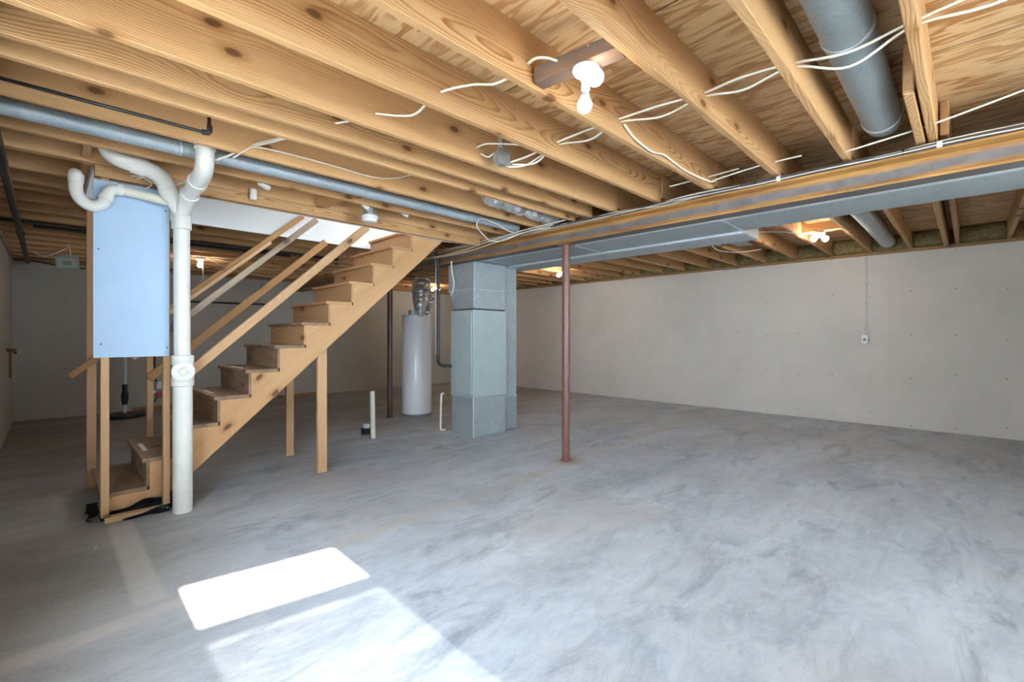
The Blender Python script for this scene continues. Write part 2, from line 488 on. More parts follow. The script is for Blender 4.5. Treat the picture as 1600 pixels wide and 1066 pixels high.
# rim boards above the concrete-height boards
tag(link('trim_right', B(XR+.02, XR+.2, -2.6, YB+.2, 2.405, ZS), SILL), kind='structure')
tag(link('trim_back', B(XL-.2, XR+.02, YB+.02, YB+.2, 2.405, ZS), SILL), kind='structure')
s = board('sill_plate', (XR-.0, -2.2, 2.424), (XR-.0, YB-.01, 2.424), .10, .036, SILL)
tag(s, 'brown timber sill plate lying along the top of the right wall', 'sill plate')
s = board('sill_plate', (XL+.02, YB-.005, 2.385), (XR-.12, YB-.005, 2.385), .07, .034, SILL)
tag(s, 'dark timber plate along the top of the far back wall', 'sill plate')
s = board('floor_strip', (1.0, YB-.012, .03), (4.2, YB-.012, .03), .02, .06, SILL)
tag(s, 'brown wooden strip on the floor along the back wall behind the stairs', 'strip')

# wall behind the camera: turned by 9 degrees, with daylight openings
TH = math.radians(9)
def fw(s_, d=0, z=0):     # wall coordinates to world
    return V((.8 + s_*math.cos(TH) + d*math.sin(TH), -.7 - s_*math.sin(TH) + d*math.cos(TH), z))
MF = Matrix.Translation((.8, -.7, 0)) @ Matrix.Rotation(-TH, 4, 'Z')
TANE = .62
holes = [(-.42, .37, 1.10, 2.245), (.80, 3.0, 1.0, 2.2)]
bm = bmesh.new(); c0 = -1.40
for (a, b, z0, z1) in holes:
    box(bm, c0, a, -.2, 0, 0, ZS)
    if z0 > .05: box(bm, a, b, -.2, 0, 0, z0)
    box(bm, a, b, -.2, 0, z1, ZS)
    c0 = b
box(bm, c0, 7.9, -.2, 0, 0, ZS)
bmesh.ops.transform(bm, matrix=MF, verts=bm.verts)
tag(link('wall_front', bm, WALLB), kind='structure')

def glass():
    m, nt, bs, out = mat('clear_pane'); g = NT(nt)
    nt.nodes.remove(bs)
    t = g.n('ShaderNodeBsdfTransparent'); t.inputs[0].default_value = (.95, .97, .97, 1)
    gl = g.n('ShaderNodeBsdfGlossy'); gl.inputs['Roughness'].default_value = .02
    mx = g.n('ShaderNodeMixShader'); mx.inputs[0].default_value = .05
    g.l(t.outputs[0], mx.inputs[1]); g.l(gl.outputs[0], mx.inputs[2]); g.l(mx.outputs[0], out.inputs[0])
    return m
def screenm():
    m, nt, bs, out = mat('insect_screen'); g = NT(nt)
    bs.inputs['Base Color'].default_value = (.05, .05, .05, 1)
    t = g.n('ShaderNodeBsdfTransparent')
    mx = g.n('ShaderNodeMixShader'); mx.inputs[0].default_value = .80
    g.l(t.outputs[0], mx.inputs[1]); g.l(bs.outputs[0], mx.inputs[2]); g.l(mx.outputs[0], out.inputs[0])
    return m
GL, SCR = glass(), screenm()
def win(n, a, b, z0, z1, rails=(), uprights=()):
    t = bpy.data.objects.new('window_%d' % n, None); COL.objects.link(t); t.location = fw((a+b)/2, -.1, z0); t.rotation_euler = (0, 0, -TH)
    tag(t, kind='structure')
    h = (b-a)/2; H = z1-z0; bm = bmesh.new(); w = .025
    box(bm, -h, -h+w, -.04, .04, 0, H); box(bm, h-w, h, -.04, .04, 0, H)
    box(bm, -h+w, h-w, -.04, .04, 0, w); box(bm, -h+w, h-w, -.04, .04, H-w, H)
    for (r0, r1) in rails: box(bm, -h+w, h-w, -.03, .03, r0-z0, r1-z0)
    for (u0, u1) in uprights: box(bm, u0, u1, -.03, .03, w, H-w)
    link('window_frame', bm, WHITE, t)
    link('pane', B(-h+w, h-w, -.003, .003, w, H-w), GL, t)
    return t, h, H
w1, h1, H1 = win(1, -.42, .37, 1.10, 2.245, rails=((1.835, 1.903),))
link('insect_screen', B(-h1+.025, h1-.025, -.034, -.032, .025, .735), SCR, w1)
win(2, .80, 3.0, 1.0, 2.2, uprights=((-.04, .04),))  # unseen opening added to let more sky light in
t = bpy.data.objects.new('window_3', None); COL.objects.link(t); t.location = (XL-.1, LW[0], LW[2]); tag(t, kind='structure')
bm = bmesh.new(); W_, H_ = LW[1]-LW[0], LW[3]-LW[2]
box(bm, -.04, .04, 0, .03, 0, H_); box(bm, -.04, .04, W_-.03, W_, 0, H_); box(bm, -.04, .04, .03, W_-.03, 0, .03); box(bm, -.04, .04, .03, W_-.03, H_-.03, H_)
box(bm, -.03, .03, W_/2-.025, W_/2+.025, .03, H_-.03)
link('window_frame', bm, WHITE, t); link('pane', B(-.003, .003, .03, W_-.03, .03, H_-.03), GL, t)
# unseen slab added outside to block direct sun from the second window
bm = B(1.33, 9.6, -9.0, -1.0, 2.75, 2.9)
tag(link('sun_shield', bm, DRY), kind='structure')
bm = B(-9, 11, -11, 11, -.30, -.16)
tag(link('bounce_ground', bm, plain('bounce_slab', (.30, .30, .28), .8)), kind='structure')  # unseen ground slab added to bounce daylight up to the ceiling

# stairwell lining above the stair
bm = bmesh.new()
box(bm, SX0, SX1, SY0-.012, SY0, 2.315, 3.6)
box(bm, SX0, SX1, SY1, SY1+.012, 2.312, 3.6)
box(bm, SX0-.012, SX0, SY0-.012, SY1+.012, 2.40, 3.6)
box(bm, SX0-.012, SX1+.012, SY0-.012, SY1+.012, 3.6, 3.612)
box(bm, SX1, SX1+.012, SY0-.012, SY1+.012, 2.70, 3.1)
tag(link('wall_stairwell', bm, DRY), kind='structure')

# ------------------------------------------------------------------ timber floor frame
ORD = ['first', 'second', 'third', 'fourth', 'fifth', 'sixth', 'seventh', 'eighth', 'ninth', 'tenth', 'eleventh', 'twelfth']
def joist(p, q, h, label, group, w=.042, m=JO):
    o = board('floor_joist', p, q, w, h, m, bev=.005)
    return tag(o, label, 'joist', group)
hN = ZS-ZJ; zN = (ZS+ZJ)/2
G1 = 'floor joists over the near bay'
XN = 3.705
near = [
    (.150, 'pine floor joist right of the near round duct, short lapped timber end beside it'),
    (.565, 'pine floor joist between the near round duct and the bulb bay'),
    (.975, 'pine floor joist with ragged pale edge just right of the ceiling bulbs'),
    (1.440, 'pine floor joist left of the ceiling bulbs, dirty wood block nailed against it'),
    (1.895, 'second pine floor joist left of the ceiling bulbs, steel junction box behind it'),
    (2.325, 'knotty pine floor joist carrying the steel junction box'),
    (2.600, 'pine floor joist first beyond the one with the junction box'),
    (2.795, 'pine floor joist between the thin gas pipe and the close-set joist before it'),
    (3.240, 'pine floor joist above the long galvanized pipe, camera side'),
    (3.735, 'pine floor joist directly behind the long galvanized pipe'),
]
def waney(p, L, w, h, seed, amt, label, group):
    # sawn joist whose lower edges still carry patches of bark-side wane
    from mathutils import noise as mn
    bm = bmesh.new(); N = 110; rings = []
    for i in range(N+1):
        x = L*i/N
        a = max(.004, amt*(mn.noise(V((x*1.7+seed, 0, 0)))*1.1+.25+.35*mn.noise(V((x*6+seed, 3, 0)))))
        b = max(.004, .45*amt*(mn.noise(V((x*1.3+seed, 7, 0)))+.1))
        sec = [(-w/2, h/2-.003), (-w/2+.003, h/2), (w/2-.003, h/2), (w/2, h/2-.003), (w/2, -h/2+a*1.25), (w/2-a*.45, -h/2+a*.4), (w/2-a, -h/2), (-w/2+b, -h/2), (-w/2, -h/2+b)]
        rings.append([bm.verts.new((x, y_, z_)) for y_, z_ in sec])
    n_ = len(rings[0])
    for i in range(N):
        for k in range(n_): bm.faces.new((rings[i][k], rings[i+1][k], rings[i+1][(k+1) % n_], rings[i][(k+1) % n_]))
    bm.faces.new(rings[0]); bm.faces.new(rings[-1][::-1])
    return tag(link('floor_joist', bm, JO, loc=p, rot=(0, 0, 0)), label, 'joist', group)
WANE = {.975: .026, 1.440: .012, 1.895: .014, 2.325: .010, 2.600: .018, .150: .016, .565: .010}
for y, lab in near:
    if y in WANE: waney((XL, y, zN), XN-XL, .042, hN, y*31, WANE[y], lab, G1)
    else: joist((XL, y, zN), (XN, y, zN), hN, lab, G1)
o = joist((2.86, .203, zN), (XR, .203, zN), hN, 'pine joist crossing over the beam with its sawn end beside the round duct', G1)
# lowered trimmer beside the stair opening and its packing strip
joist((XL, 4.125, zN), (XN, 4.125, zN), hN, 'pine trimmer joist along the near side of the stair opening', G1, w=.07)
o = board('trimmer_strip', (.22, 4.125, 2.358), (3.60, 4.125, 2.358), .066, .08, JO)
tag(o, 'pine packing strip under the trimmer joist, smoke detector in front of it', 'strip')
joist((XL, 5.205, zN), (XN, 5.205, zN), hN, 'dark pine trimmer joist along the far side of the stair opening', G1, w=.06)
for k, y in enumerate((4.60, 5.00-.02)):
    joist((XL, y, zN), (SX0-.055, y, zN), hN, ('short pine joist end left of the blue panel, nearer one', 'short pine joist end left of the blue panel, farther one')[k], G1)
o = board('header_joist', (SX0-.034, 4.165, zN), (SX0-.034, 5.17, zN), .04, hN, JO); tag(o, 'short pine header closing the stair opening above the blue panel', 'joist')
o = board('header_joist', (SX1+.035, 4.165, zN), (SX1+.035, 5.17, zN), .04, hN, JO); tag(o, 'short pine header at the top of the stairs', 'joist')
yy = [5.65 + .437*k for k in range(10)]
for k, y in enumerate(yy):
    joist((XL, y, zN), (XN, y, zN), hN, 'pine joist over the room behind the stairs, %s from the stair opening' % ORD[k], 'floor joists behind the stair opening')
yr = [-.347, .555, .985, 1.435, 1.89] + [2.335 + .4443*k for k in range(17)]
zr0 = 2.443
rl = {-.347: 'last visible pine joist over the right bay, right of the paired joists',
      .555: 'pine joist over the right bay just right of the far round duct',
      .985: 'pine right bay joist just left of the far round duct, above the wall outlet',
      1.435: 'pine right bay joist just left of the twin bulbs near the wall outlet',
      1.89: 'pine right bay joist, second left of the twin bulbs near the wall outlet'}
for k, y in enumerate(yr):
    lab = rl.get(y) or 'pine joist over the right bay, %s deeper than the twin bulbs' % (ORD + ['thirteenth', 'fourteenth', 'fifteenth', 'sixteenth', 'seventeenth', 'eighteenth', 'nineteenth'])[k-3]
    joist((XN+.01, y-.0, (zr0+ZS)/2), (XR, y-.0, (zr0+ZS)/2), ZS-zr0, lab, 'floor joists over the right bay')
rl2 = {}
o = joist((XN+.01, .113-.01, (zr0+ZS)/2), (XR, .113-.01, (zr0+ZS)/2), ZS-zr0, 'pine joist over the right wall, paired against the lapping joist', 'floor joists over the right bay')
# wool batts in the pockets along the right wall
def batt(y0, y1, label, seed):
    rnd = random.Random(seed)
    bm = bmesh.new(); ny, nz = 12, 7
    g = [[None]*(nz+1) for _ in range(ny+1)]
    for i in range(ny+1):
        for j in range(nz+1):
            y = y0 + (y1-y0)*i/ny; z = 2.4425 + (ZS-2.4465)*j/nz
            d = .12 + .05*math.sin(PI*j/nz) + rnd.uniform(-.02, .02)
            g[i][j] = bm.verts.new((XR+.018-d, y, z))
    for i in range(ny):
        for j in range(nz):
            bm.faces.new((g[i][j], g[i+1][j], g[i+1][j+1], g[i][j+1]))
    bmesh.ops.solidify(bm, geom=bm.faces[:], thickness=.02)
    tag(link('insulation_batt', bm, WOOL, loc=(XR, (y0+y1)/2, 2.45), smooth=True), label, 'insulation', 'insulation batts along the right wall')
edges = sorted([.113, .203] + yr)
bl = ['yellow wool batt right of the paired joists over the right wall', None, 'yellow wool batt in the wide pocket right of the far round duct',
      'yellow wool batt in the pocket around the far round duct', 'yellow wool batt behind the twin bulbs', 'yellow wool batt in the pocket left of the twin bulbs']
n = 0
for k, (a, b) in enumerate(zip(edges, edges[1:])):
    if b-a < .15: continue
    if n < 5:
        lab = [bl[0], bl[2], bl[3], bl[4], bl[5]][n]
    else:
        lab = 'yellow wool batt on the right wall, %s pocket deeper than the twin bulbs' % (ORD+['thirteenth', 'fourteenth', 'fifteenth', 'sixteenth', 'seventeenth', 'eighteenth'])[n-4]
    batt(a+.024, b-.024, lab, k); n += 1

# blocking
def blocking(x, y0, y1, z0, z1, label, m=JO, w=.04):
    o = board('blocking', (x, y0, (z0+z1)/2), (x, y1, (z0+z1)/2), w, z1-z0, m); tag(o, label, 'blocking', 'wood blocks between joists')
blocking(1.72, 3.756, 4.090, 2.41, 2.50, 'pine block between joists above the stair, left of the smoke detector', w=.13)
blocking(.175, 3.756, 4.090, 2.42, 2.63, 'pine block between joists right above the bent white drain pipe')

# ------------------------------------------------------------------ steel beam, posts, plate
bx = 3.69
bm = bmesh.new(); zc = 2.265
prof = [(-.073, -.08), (.073, -.08), (.073, -.066), (.012, -.056), (.004, -.045), (.004, .045), (.012, .056), (.073, .066), (.073, .08), (-.073, .08), (-.073, .066), (-.012, .056), (-.004, .045), (-.004, -.045), (-.012, -.056), (-.073, -.066)]
prism(bm, prof, -1.08, YB-.02)
bmesh.ops.translate(bm, verts=bm.verts, vec=(bx, 0, zc))
tag(link('steel_beam', bm, BEAM, loc=(bx, 0, zc)), 'rusty steel beam running the length of the room', 'beam', kind='thing')
o = board('beam_plate', (3.715, -1.08, 2.3727), (3.715, YB-.05, 2.3727), .088, .0542, JO); tag(o, 'pine plate lying on top of the steel beam', 'plate')
def post(x, y, r, z1, m, label):
    t = empty('support_post', (x, y, 0), label, 'post', 'round steel posts under the beam')
    bm = bmesh.new(); cyl(bm, (0, 0, 0.006), (0, 0, z1-.012), r, 24)
    link('shaft', bm, m, t, smooth=True, auto=.6)
    link('top_plate', B(-.07, .07, -.06, .06, z1-.012, z1-.001), m, t)
    link('base_plate', B(-r*1.15, r*1.15, -r*1.15, r*1.15, 0, .008, bev=.002), m, t)
    return t
post(3.69, 2.89, .040, 2.185, REDPOLE, 'reddish brown round steel post standing alone in front of the furnace')
post(3.72, 6.34, .040, 2.185, BROWNPOLE, 'dark brown round steel post left of the white water heater')

# ------------------------------------------------------------------ ducts
t = empty('supply_duct', (4.05, -1.15, 2.19), 'long rectangular galvanized duct running beside the steel beam', 'duct')
bm = B(-.283, .283, 0, 5.93, 0, .19, bev=.004); link('duct_body', bm, GALVM, t)
for yy_ in (.1, 2.57, 4.05, 5.35): link('joint_band', B(-.285, .285, yy_-.012, yy_+.012, -.004, .192, bev=.002), GALV, t)
link('hem_seam', B(-.285, -.225, 0, 5.92, -.005, .002, bev=.002), HEM_GLINT, t)
t = empty('return_duct', (4.552, 1.42, 2.178), 'wider second galvanized duct that starts beside the twin bulbs', 'duct')
link('duct_body', B(-.214, .215, 0, 3.36, 0, .20, bev=.004), GALV, t)
link('hem_seam', B(-.214, -.165, .01, 3.3, -.006, .002, bev=.002), HEM_GLINT, t)
t = empty('branch_duct', (5.0, 2.10, 2.45), 'small flat galvanized branch duct off the wider duct', 'duct')
link('duct_body', B(-.24, 1.5, -.10, .10, 0, .09, bev=.004), GALVM, t)
def round_duct(x0, x1, y, z, r, label, joints, m=None):
    m = m or DUCTP
    t = empty('round_duct', (x0, y, z), label, 'duct', 'round sheet metal ducts')
    L = x1-x0
    bm = bmesh.new(); prof = []
    t_ = bmesh.new()
    pr = [(0, 0), (r*.8, 0), (r, .02), (r, L-.08), (r*.93, L-.03), (r*.7, L), (0, L)]
    lathe(bm, pr, 40, Matrix.Rotation(PI/2, 4, 'Y'))
    link('duct_body', bm, m, t, smooth=True, auto=.5)
    for j in joints:
        bm = bmesh.new(); lathe(bm, [(r, j-.016), (r+.004, j-.012), (r+.005, j), (r+.004, j+.012), (r, j+.016)], 40, Matrix.Rotation(PI/2, 4, 'Y'))
        link('joint_band', bm, GALV, t, smooth=True)
    return t
round_duct(-.2, 3.56, .362, 2.541, .093, 'big round galvanized duct between joists near the camera', (1.3, 2.55, 3.62))
round_duct(4.4, 8.0, .775, 2.53, .085, 'smaller round foil duct over the right bay ending at the wall', (1.2, 2.6), GALV)
# crumpled foil duct beside the beam
t = empty('foil_duct', (2.75, 3.02, 2.49), 'crumpled shiny foil duct poking out between joists beside the beam', 'duct')
rnd = random.Random(3)
bm = bmesh.new(); N = 26
tube(bm, [(.9*i/N, .012*math.sin(i*1.7), -.03*i/N) for i in range(N+1)], [.07+rnd.uniform(-.008, .008) for _ in range(N+1)], 14)
for v in bm.verts: v.co += V((0, rnd.uniform(-.005, .005), rnd.uniform(-.005, .005)))
link('duct_body', bm, FOIL, t)

# galvanized pipe run and thin gas pipe
t = empty('galvanized_pipe', (XL, 3.505, 2.437), 'long slender galvanized pipe under the joists, running to the beam', 'pipe')
bm = bmesh.new(); lathe(bm, [(0, 0), (.046, 0), (.046, 3.97), (0, 3.97)], 24, Matrix.Rotation(PI/2, 4, 'Y')); link('pipe_run', bm, GALVB, t, smooth=True, auto=.5)
for j in (.95, 1.06, 1.14):
    bm = bmesh.new(); lathe(bm, [(.046, j-.012), (.0495, j-.009), (.0495, j+.009), (.046, j+.012)], 24, Matrix.Rotation(PI/2, 4, 'Y')); link('coupling', bm, GALV, t, smooth=True)
t = empty('gas_pipe', (-.3, 3.0, 2.385), 'thin dark steel gas pipe ending in an upturned elbow', 'pipe')
link('pipe_run', TB([(0, 0, 0), (.90, 0, 0), (.93, 0, .01), (.935, -.0, .03), (.935, 0, .10)], .009, 10), STEELDK, t, smooth=True)
link('elbow', TB([(.90, 0, 0), (.93, 0, .003), (.936, 0, .012), (.936, 0, .045)], .014, 10), STEELDK, t, smooth=True)

# ------------------------------------------------------------------ staircase
t = empty('staircase', (.257, 4.22, 0), 'open wooden staircase climbing to the floor above', 'staircase')
RISE, RUN, X0, Z1 = .2017, .2226, .257, .172
ys0, ys1 = 4.222, 5.10
def stringer(y0, y1):
    poly = [(.285, 0.0), (.54, 0.0), (3.17, 2.368), (3.17, 2.40)]
    poly = []
    nst = 12
    poly.append((X0+.025, 0)); 
    for k in range(nst):
        x = X0 + RUN*k + .025 + (.019 if True else 0); z = Z1 + RISE*k - .028
        if k == 0: poly[0] = (x, 0)
        poly.append((x, z)); poly.append((x+RUN, z))
    poly[-1] = (3.17, poly[-1][1])
    poly.append((3.17, 2.335)); poly.append((3.135, 2.318)); poly.append((.545, 0))
    bm = bmesh.new(); prism(bm, [(p[0], p[1]) for p in poly], y0, y1)
    # put the grain along the slope: rotate into own frame
    ang = math.atan2(RISE, RUN)
    M = Matrix.Rotation(ang, 4, 'Y')
    c = V((X0, (y0+y1)/2, 0))
    bmesh.ops.translate(bm, verts=bm.verts, vec=-c)
    bmesh.ops.transform(bm, matrix=M, verts=bm.verts)
    return bm, c, (0, -ang, 0)
for (a, b) in ((ys0, ys0+.038), (ys1-.038, ys1)):
    bm, c, r = stringer(a, b)
    bmesh.ops.triangulate(bm, faces=bm.faces[:])
    link('stringer', bm, STEP, t, loc=c - V((.257, 4.22, 0)), rot=r)
base = V((.257, 4.22, 0))
for k in range(12):
    x = X0 + RUN*k; z = Z1 + RISE*k
    # tread, grain along y
    L = ys1-ys0+.01
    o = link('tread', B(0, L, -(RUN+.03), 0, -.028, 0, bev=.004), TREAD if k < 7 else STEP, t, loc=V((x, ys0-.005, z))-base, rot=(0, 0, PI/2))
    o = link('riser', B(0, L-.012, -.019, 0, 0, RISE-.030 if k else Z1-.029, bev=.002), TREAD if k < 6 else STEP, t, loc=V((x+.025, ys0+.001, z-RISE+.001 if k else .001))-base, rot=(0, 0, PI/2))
    if k in (1, 2, 3, 4, 5):
        p = link('grip_strip', B(-.16, .16, -.014, .014, 0, .0015), TAPE, t, loc=V((x+.055, ys0+.45, z))-base, rot=(0, 0, PI/2))
# two props below the stringers
def prop(name, x, y, z1, label, w=.085):
    bm = bmesh.new()
    # height along local X
    box(bm, 0, z1, -w/2, w/2, -.02, .02, bev=.003)
    for v in bm.verts:
        if v.co.x > z1*.5: v.co.x += (v.co.y)*.9
    o = link(name, bm, STUD, loc=(x, y, 0.001), rot=Matrix(((0, 1, 0), (0, 0, 1), (1, 0, 0))).to_euler())
    tag(o, label, 'post', 'wooden props under the stairs')
prop('stair_prop', 1.785, 4.245, 1.105, 'nearer wooden prop under the stair, in front of the white floor pipe')
prop('stair_prop', 1.795, 5.075, 1.115, 'farther wooden prop under the far side of the stair', w=.075)
# hand rails
def rail(p, q, m, label, w=.035, h=.085):
    o = board('hand_rail', p, q, w, h, m); tag(o, label, 'rail', 'sloping rails beside the stairs')
rail((.73, 4.20, .955), (2.215, 4.20, 2.33), STUD, 'long pale rail nearest the camera ending at the smoke detector', h=.07)
rail((.42, 4.20, 1.107), (1.72, 4.20, 2.312), GREYRAIL, 'weathered grey rail, upper one on the near side of the stairs', h=.048)
rail((.63, 5.125, .885), (2.20, 5.125, 2.31), DARKRAIL, 'lower brown rail on the far side of the stairs', h=.07)
rail((.13, 5.125, .935), (1.95, 5.125, 2.555), DARKRAIL, 'upper brown rail on the far side, its end sticking out left of the studs', h=.05)
rail((.70, 5.10, 1.402), (1.62, 5.10, 2.222), STUD, 'pale strip nailed along the upper brown rail', w=.02, h=.035)

# ------------------------------------------------------------------ stud frame with blue panel
t = empty('stud_wall', (.27, 4.13, 0), 'short wooden stud wall at the foot of the stairs', 'stud wall')
def stud(x, y, z0, z1, w, d, parent, origin):
    L = z1-z0
    o = link('stud', B(0, L, -w/2, w/2, -d/2, d/2, bev=.003), STUD, parent, loc=V((x, y, z0))-V(origin), rot=Matrix(((0, 1, 0), (0, 0, 1), (1, 0, 0))).to_euler())
    return o
og = (.27, 4.13, 0)
stud(.272, 4.128, .039, 2.315, .044, .055, t, og)
stud(.606, 4.128, .039, 2.315, .040, .055, t, og)
link('bottom_plate', B(0, .375, -.03, .03, 0, .038, bev=.003), STUD, t, loc=V((.25, 4.128, 0))-V(og))
t = empty('stud', (.262, 5.20, 0), 'tall wooden stud standing behind the blue panel, left of it', 'stud', 'loose studs on the far side of the stairs')
stud(.258, 5.165, 0, 2.395, .060, .04, t, (.262, 5.20, 0))
t = empty('stud', (.64, 5.15, 0), 'short wooden stud seen under the blue panel, holding the lower brown rail', 'stud', 'loose studs on the far side of the stairs')
stud(.64, 5.15, 0, 1.12, .045, .036, t, (.64, 5.15, 0))
t = empty('wall_panel', (.416, 4.088, 1.115), 'pale blue drywall panel screwed to the studs beside the white drain pipe', 'panel')
bm = B(-.203, .203, 0, .012, 0, 1.18, bev=.001); link('board', bm, BLUE, t)
for (sx, sz) in ((-.182, 1.06), (.182, 1.04), (-.178, .72), (-.165, .09), (.19, .06)):
    bm = bmesh.new(); lathe(bm, [(0, .0018), (.004, .0015), (.005, 0)], 10, Matrix.Translation((sx, -.001, sz)) @ Matrix.Rotation(PI/2, 4, 'X'))
    link('screw', bm, SCREW, t)

# black plastic sheeting bunched under the stair foot
rnd = random.Random(11)
bm = bmesh.new(); nx, nyy = 26, 9
G = [[bm.verts.new((.25+.43*i/nx + rnd.uniform(-.006, .006), 4.165 + .055*math.sin(j/nyy*PI) * (1 if j < nyy/2 else .7),
      .004 + (.10*(i/nx)**.8 + .035) * j/nyy * (.88+.12*math.sin(i*.55)) + rnd.uniform(0, .003))) for j in range(nyy+1)] for i in range(nx+1)]
for i in range(nx):
    for j in range(nyy): bm.faces.new((G[i][j], G[i+1][j], G[i+1][j+1], G[i][j+1]))
bmesh.ops.solidify(bm, geom=bm.faces[:], thickness=.003)
tag(link('plastic_sheet', bm, POLY, loc=(.45, 4.19, 0)), 'black plastic sheeting bunched behind the bottom plate under the first step', 'plastic sheet')
bm = bmesh.new()
G = [[bm.verts.new((.36+.29*i/12, 4.092 - .012*math.sin(i*.9+j) - .006, .003+(.006+.055*(i/12))*j/4)) for j in range(5)] for i in range(13)]
for i in range(12):
    for j in range(4): bm.faces.new((G[i][j], G[i+1][j], G[i+1][j+1], G[i][j+1]))
bmesh.ops.solidify(bm, geom=bm.faces[:], thickness=.002)
tag(link('plastic_sheet', bm, POLY, loc=(.5, 4.085, 0)), 'strip of black plastic lapping over the front of the bottom plate', 'plastic sheet')
bm = bmesh.new()
G = [[bm.verts.new((.215 - .03*math.sin(j*.8+i) + rnd.uniform(-.012, .012), 4.20+.28*i/9, .002+.13*j/6*(1-.6*i/9))) for j in range(7)] for i in range(10)]
for i in range(9):
    for j in range(6): bm.faces.new((G[i][j], G[i+1][j], G[i+1][j+1], G[i][j+1]))
bmesh.ops.solidify(bm, geom=bm.faces[:], thickness=.002)
tag(link('plastic_sheet', bm, POLY, loc=(.2, 4.3, 0)), 'crumpled black plastic left of the stud at the first step', 'plastic sheet')

# ------------------------------------------------------------------ white drain stack
sx, sy = .685, 4.01
t = empty('drain_stack', (sx, sy, 0), 'white plastic drain stack with bends and trap beside the blue panel', 'drain pipe')
S = V((sx, sy, 0))
def part(name, pts, r, m=PVC, seg=24, sm=False, n=8, parent=None):
    bm = bmesh.new(); tube(bm, [V(p)-S for p in pts], r, seg, sm, n); return link(name, bm, m, parent or t, smooth=True, auto=.7)
part('lower_pipe', [(sx, sy, 0), (sx, sy, .92)], .060)
part('upper_pipe', [(sx-.002, sy, 1.08), (sx-.006, sy, 2.04)], .050)
bm = bmesh.new(); lathe(bm, [(.062, .90), (.069, .905), (.069, .965), (.062, .972), (.062, 1.045), (.069, 1.052), (.069, 1.118), (.052, 1.122)], 28)
cl = link('cleanout_fitting', bm, PVC, t, smooth=True, auto=.5)
dirn = V((-.12, -1, 0)).normalized()
Mq = Matrix.Translation((0, 0, 1.008)) @ align(dirn).to_matrix().to_4x4() @ Matrix.Rotation(PI/2, 4, 'Y')
bm = bmesh.new(); lathe(bm, [(.052, .02), (.066, .06), (.070, .062), (.070, .086), (.066, .090), (.045, .091), (.045, .084), (0, .084)], 28, Mq)
plug = link('cleanout_plug', bm, PVC, cl, smooth=True, auto=.5)
bm = bmesh.new(); box(bm, -.024, .024, -.024, .024, .082, .100, bev=.003); bmesh.ops.transform(bm, matrix=Mq @ Matrix.Rotation(.5, 4, 'Z'), verts=bm.verts)
for f in bm.faces: pass
link('plug_boss', bm, PVCY, cl)
# wye and its arms
bm = bmesh.new(); lathe(bm, [(.050, 2.02), (.060, 2.025), (.060, 2.09), (.056, 2.10), (.056, 2.20), (.03, 2.235), (0, 2.24)], 28)
bmesh.ops.translate(bm, verts=bm.verts, vec=(-.006, 0, 0)); link('wye_fitting', bm, PVC, t, smooth=True, auto=.6)
part('front_bend', [(sx-.004, 4.0, 2.14), (sx+.005, 3.86, 2.225), (sx+.015, 3.70, 2.262), (sx+.015, 3.56, 2.285)], [.05, .05, .05, .05], sm=True)
for q, q2 in (((sx+.004, 3.88, 2.215), (sx+.008, 3.81, 2.237)), ((sx+.013, 3.66, 2.268), (sx+.013, 3.60, 2.279))):
    part('collar', [q, q2], .058)
part('rising_elbow', [(sx+.015, 3.60, 2.279), (sx+.015, 3.50, 2.29), (sx+.012, 3.42, 2.325), (sx+.010, 3.395, 2.40), (sx+.010, 3.39, 2.52)], .052, sm=True)
part('collar', [(sx+.010, 3.392, 2.425), (sx+.010, 3.390, 2.50)], .059)
part('rear_bend', [(sx-.01, 4.0, 2.15), (.60, 3.96, 2.26), (.55, 3.93, 2.345), (.46, 3.92, 2.385), (.35, 3.92, 2.405), (.29, 3.93, 2.44), (.262, 3.93, 2.52)], .053, sm=True)
part('collar', [(.47, 3.92, 2.382), (.395, 3.92, 2.397)], .060)
part('collar', [(.585, 3.95, 2.285), (.62, 3.967, 2.232)], .060)
part('trap', [(.125, 4.15, 2.298), (.126, 4.085, 2.303), (.128, 4.035, 2.283), (.128, 4.02, 2.235), (.130, 4.02, 2.18), (.155, 4.02, 2.125), (.205, 4.02, 2.10), (.255, 4.02, 2.125), (.275, 4.02, 2.175), (.295, 4.02, 2.22), (.34, 4.02, 2.235)], .035, PVC, sm=True)
part('trap_arm', [(.33, 4.02, 2.236), (sx-.03, 4.0, 2.20)], .031, PVCY)
for q, q2 in (((.128, 4.02, 2.285), (.128, 4.02, 2.235)), ((.266, 4.02, 2.15), (.280, 4.02, 2.185)), ((.325, 4.02, 2.235), (.36, 4.02, 2.232))):
    part('collar', [q, q2], .040)

# ------------------------------------------------------------------ furnace
t = empty('furnace', (3.70, 4.34, 0), 'grey-green furnace cabinet standing between galvanized plenums', 'furnace')
link('base_plenum', B(.012, .568, .012, .44, 0, .488, bev=.003), GALV, t)
for (a, b, c, d) in ((0, .012, 0, .45),):
    pass
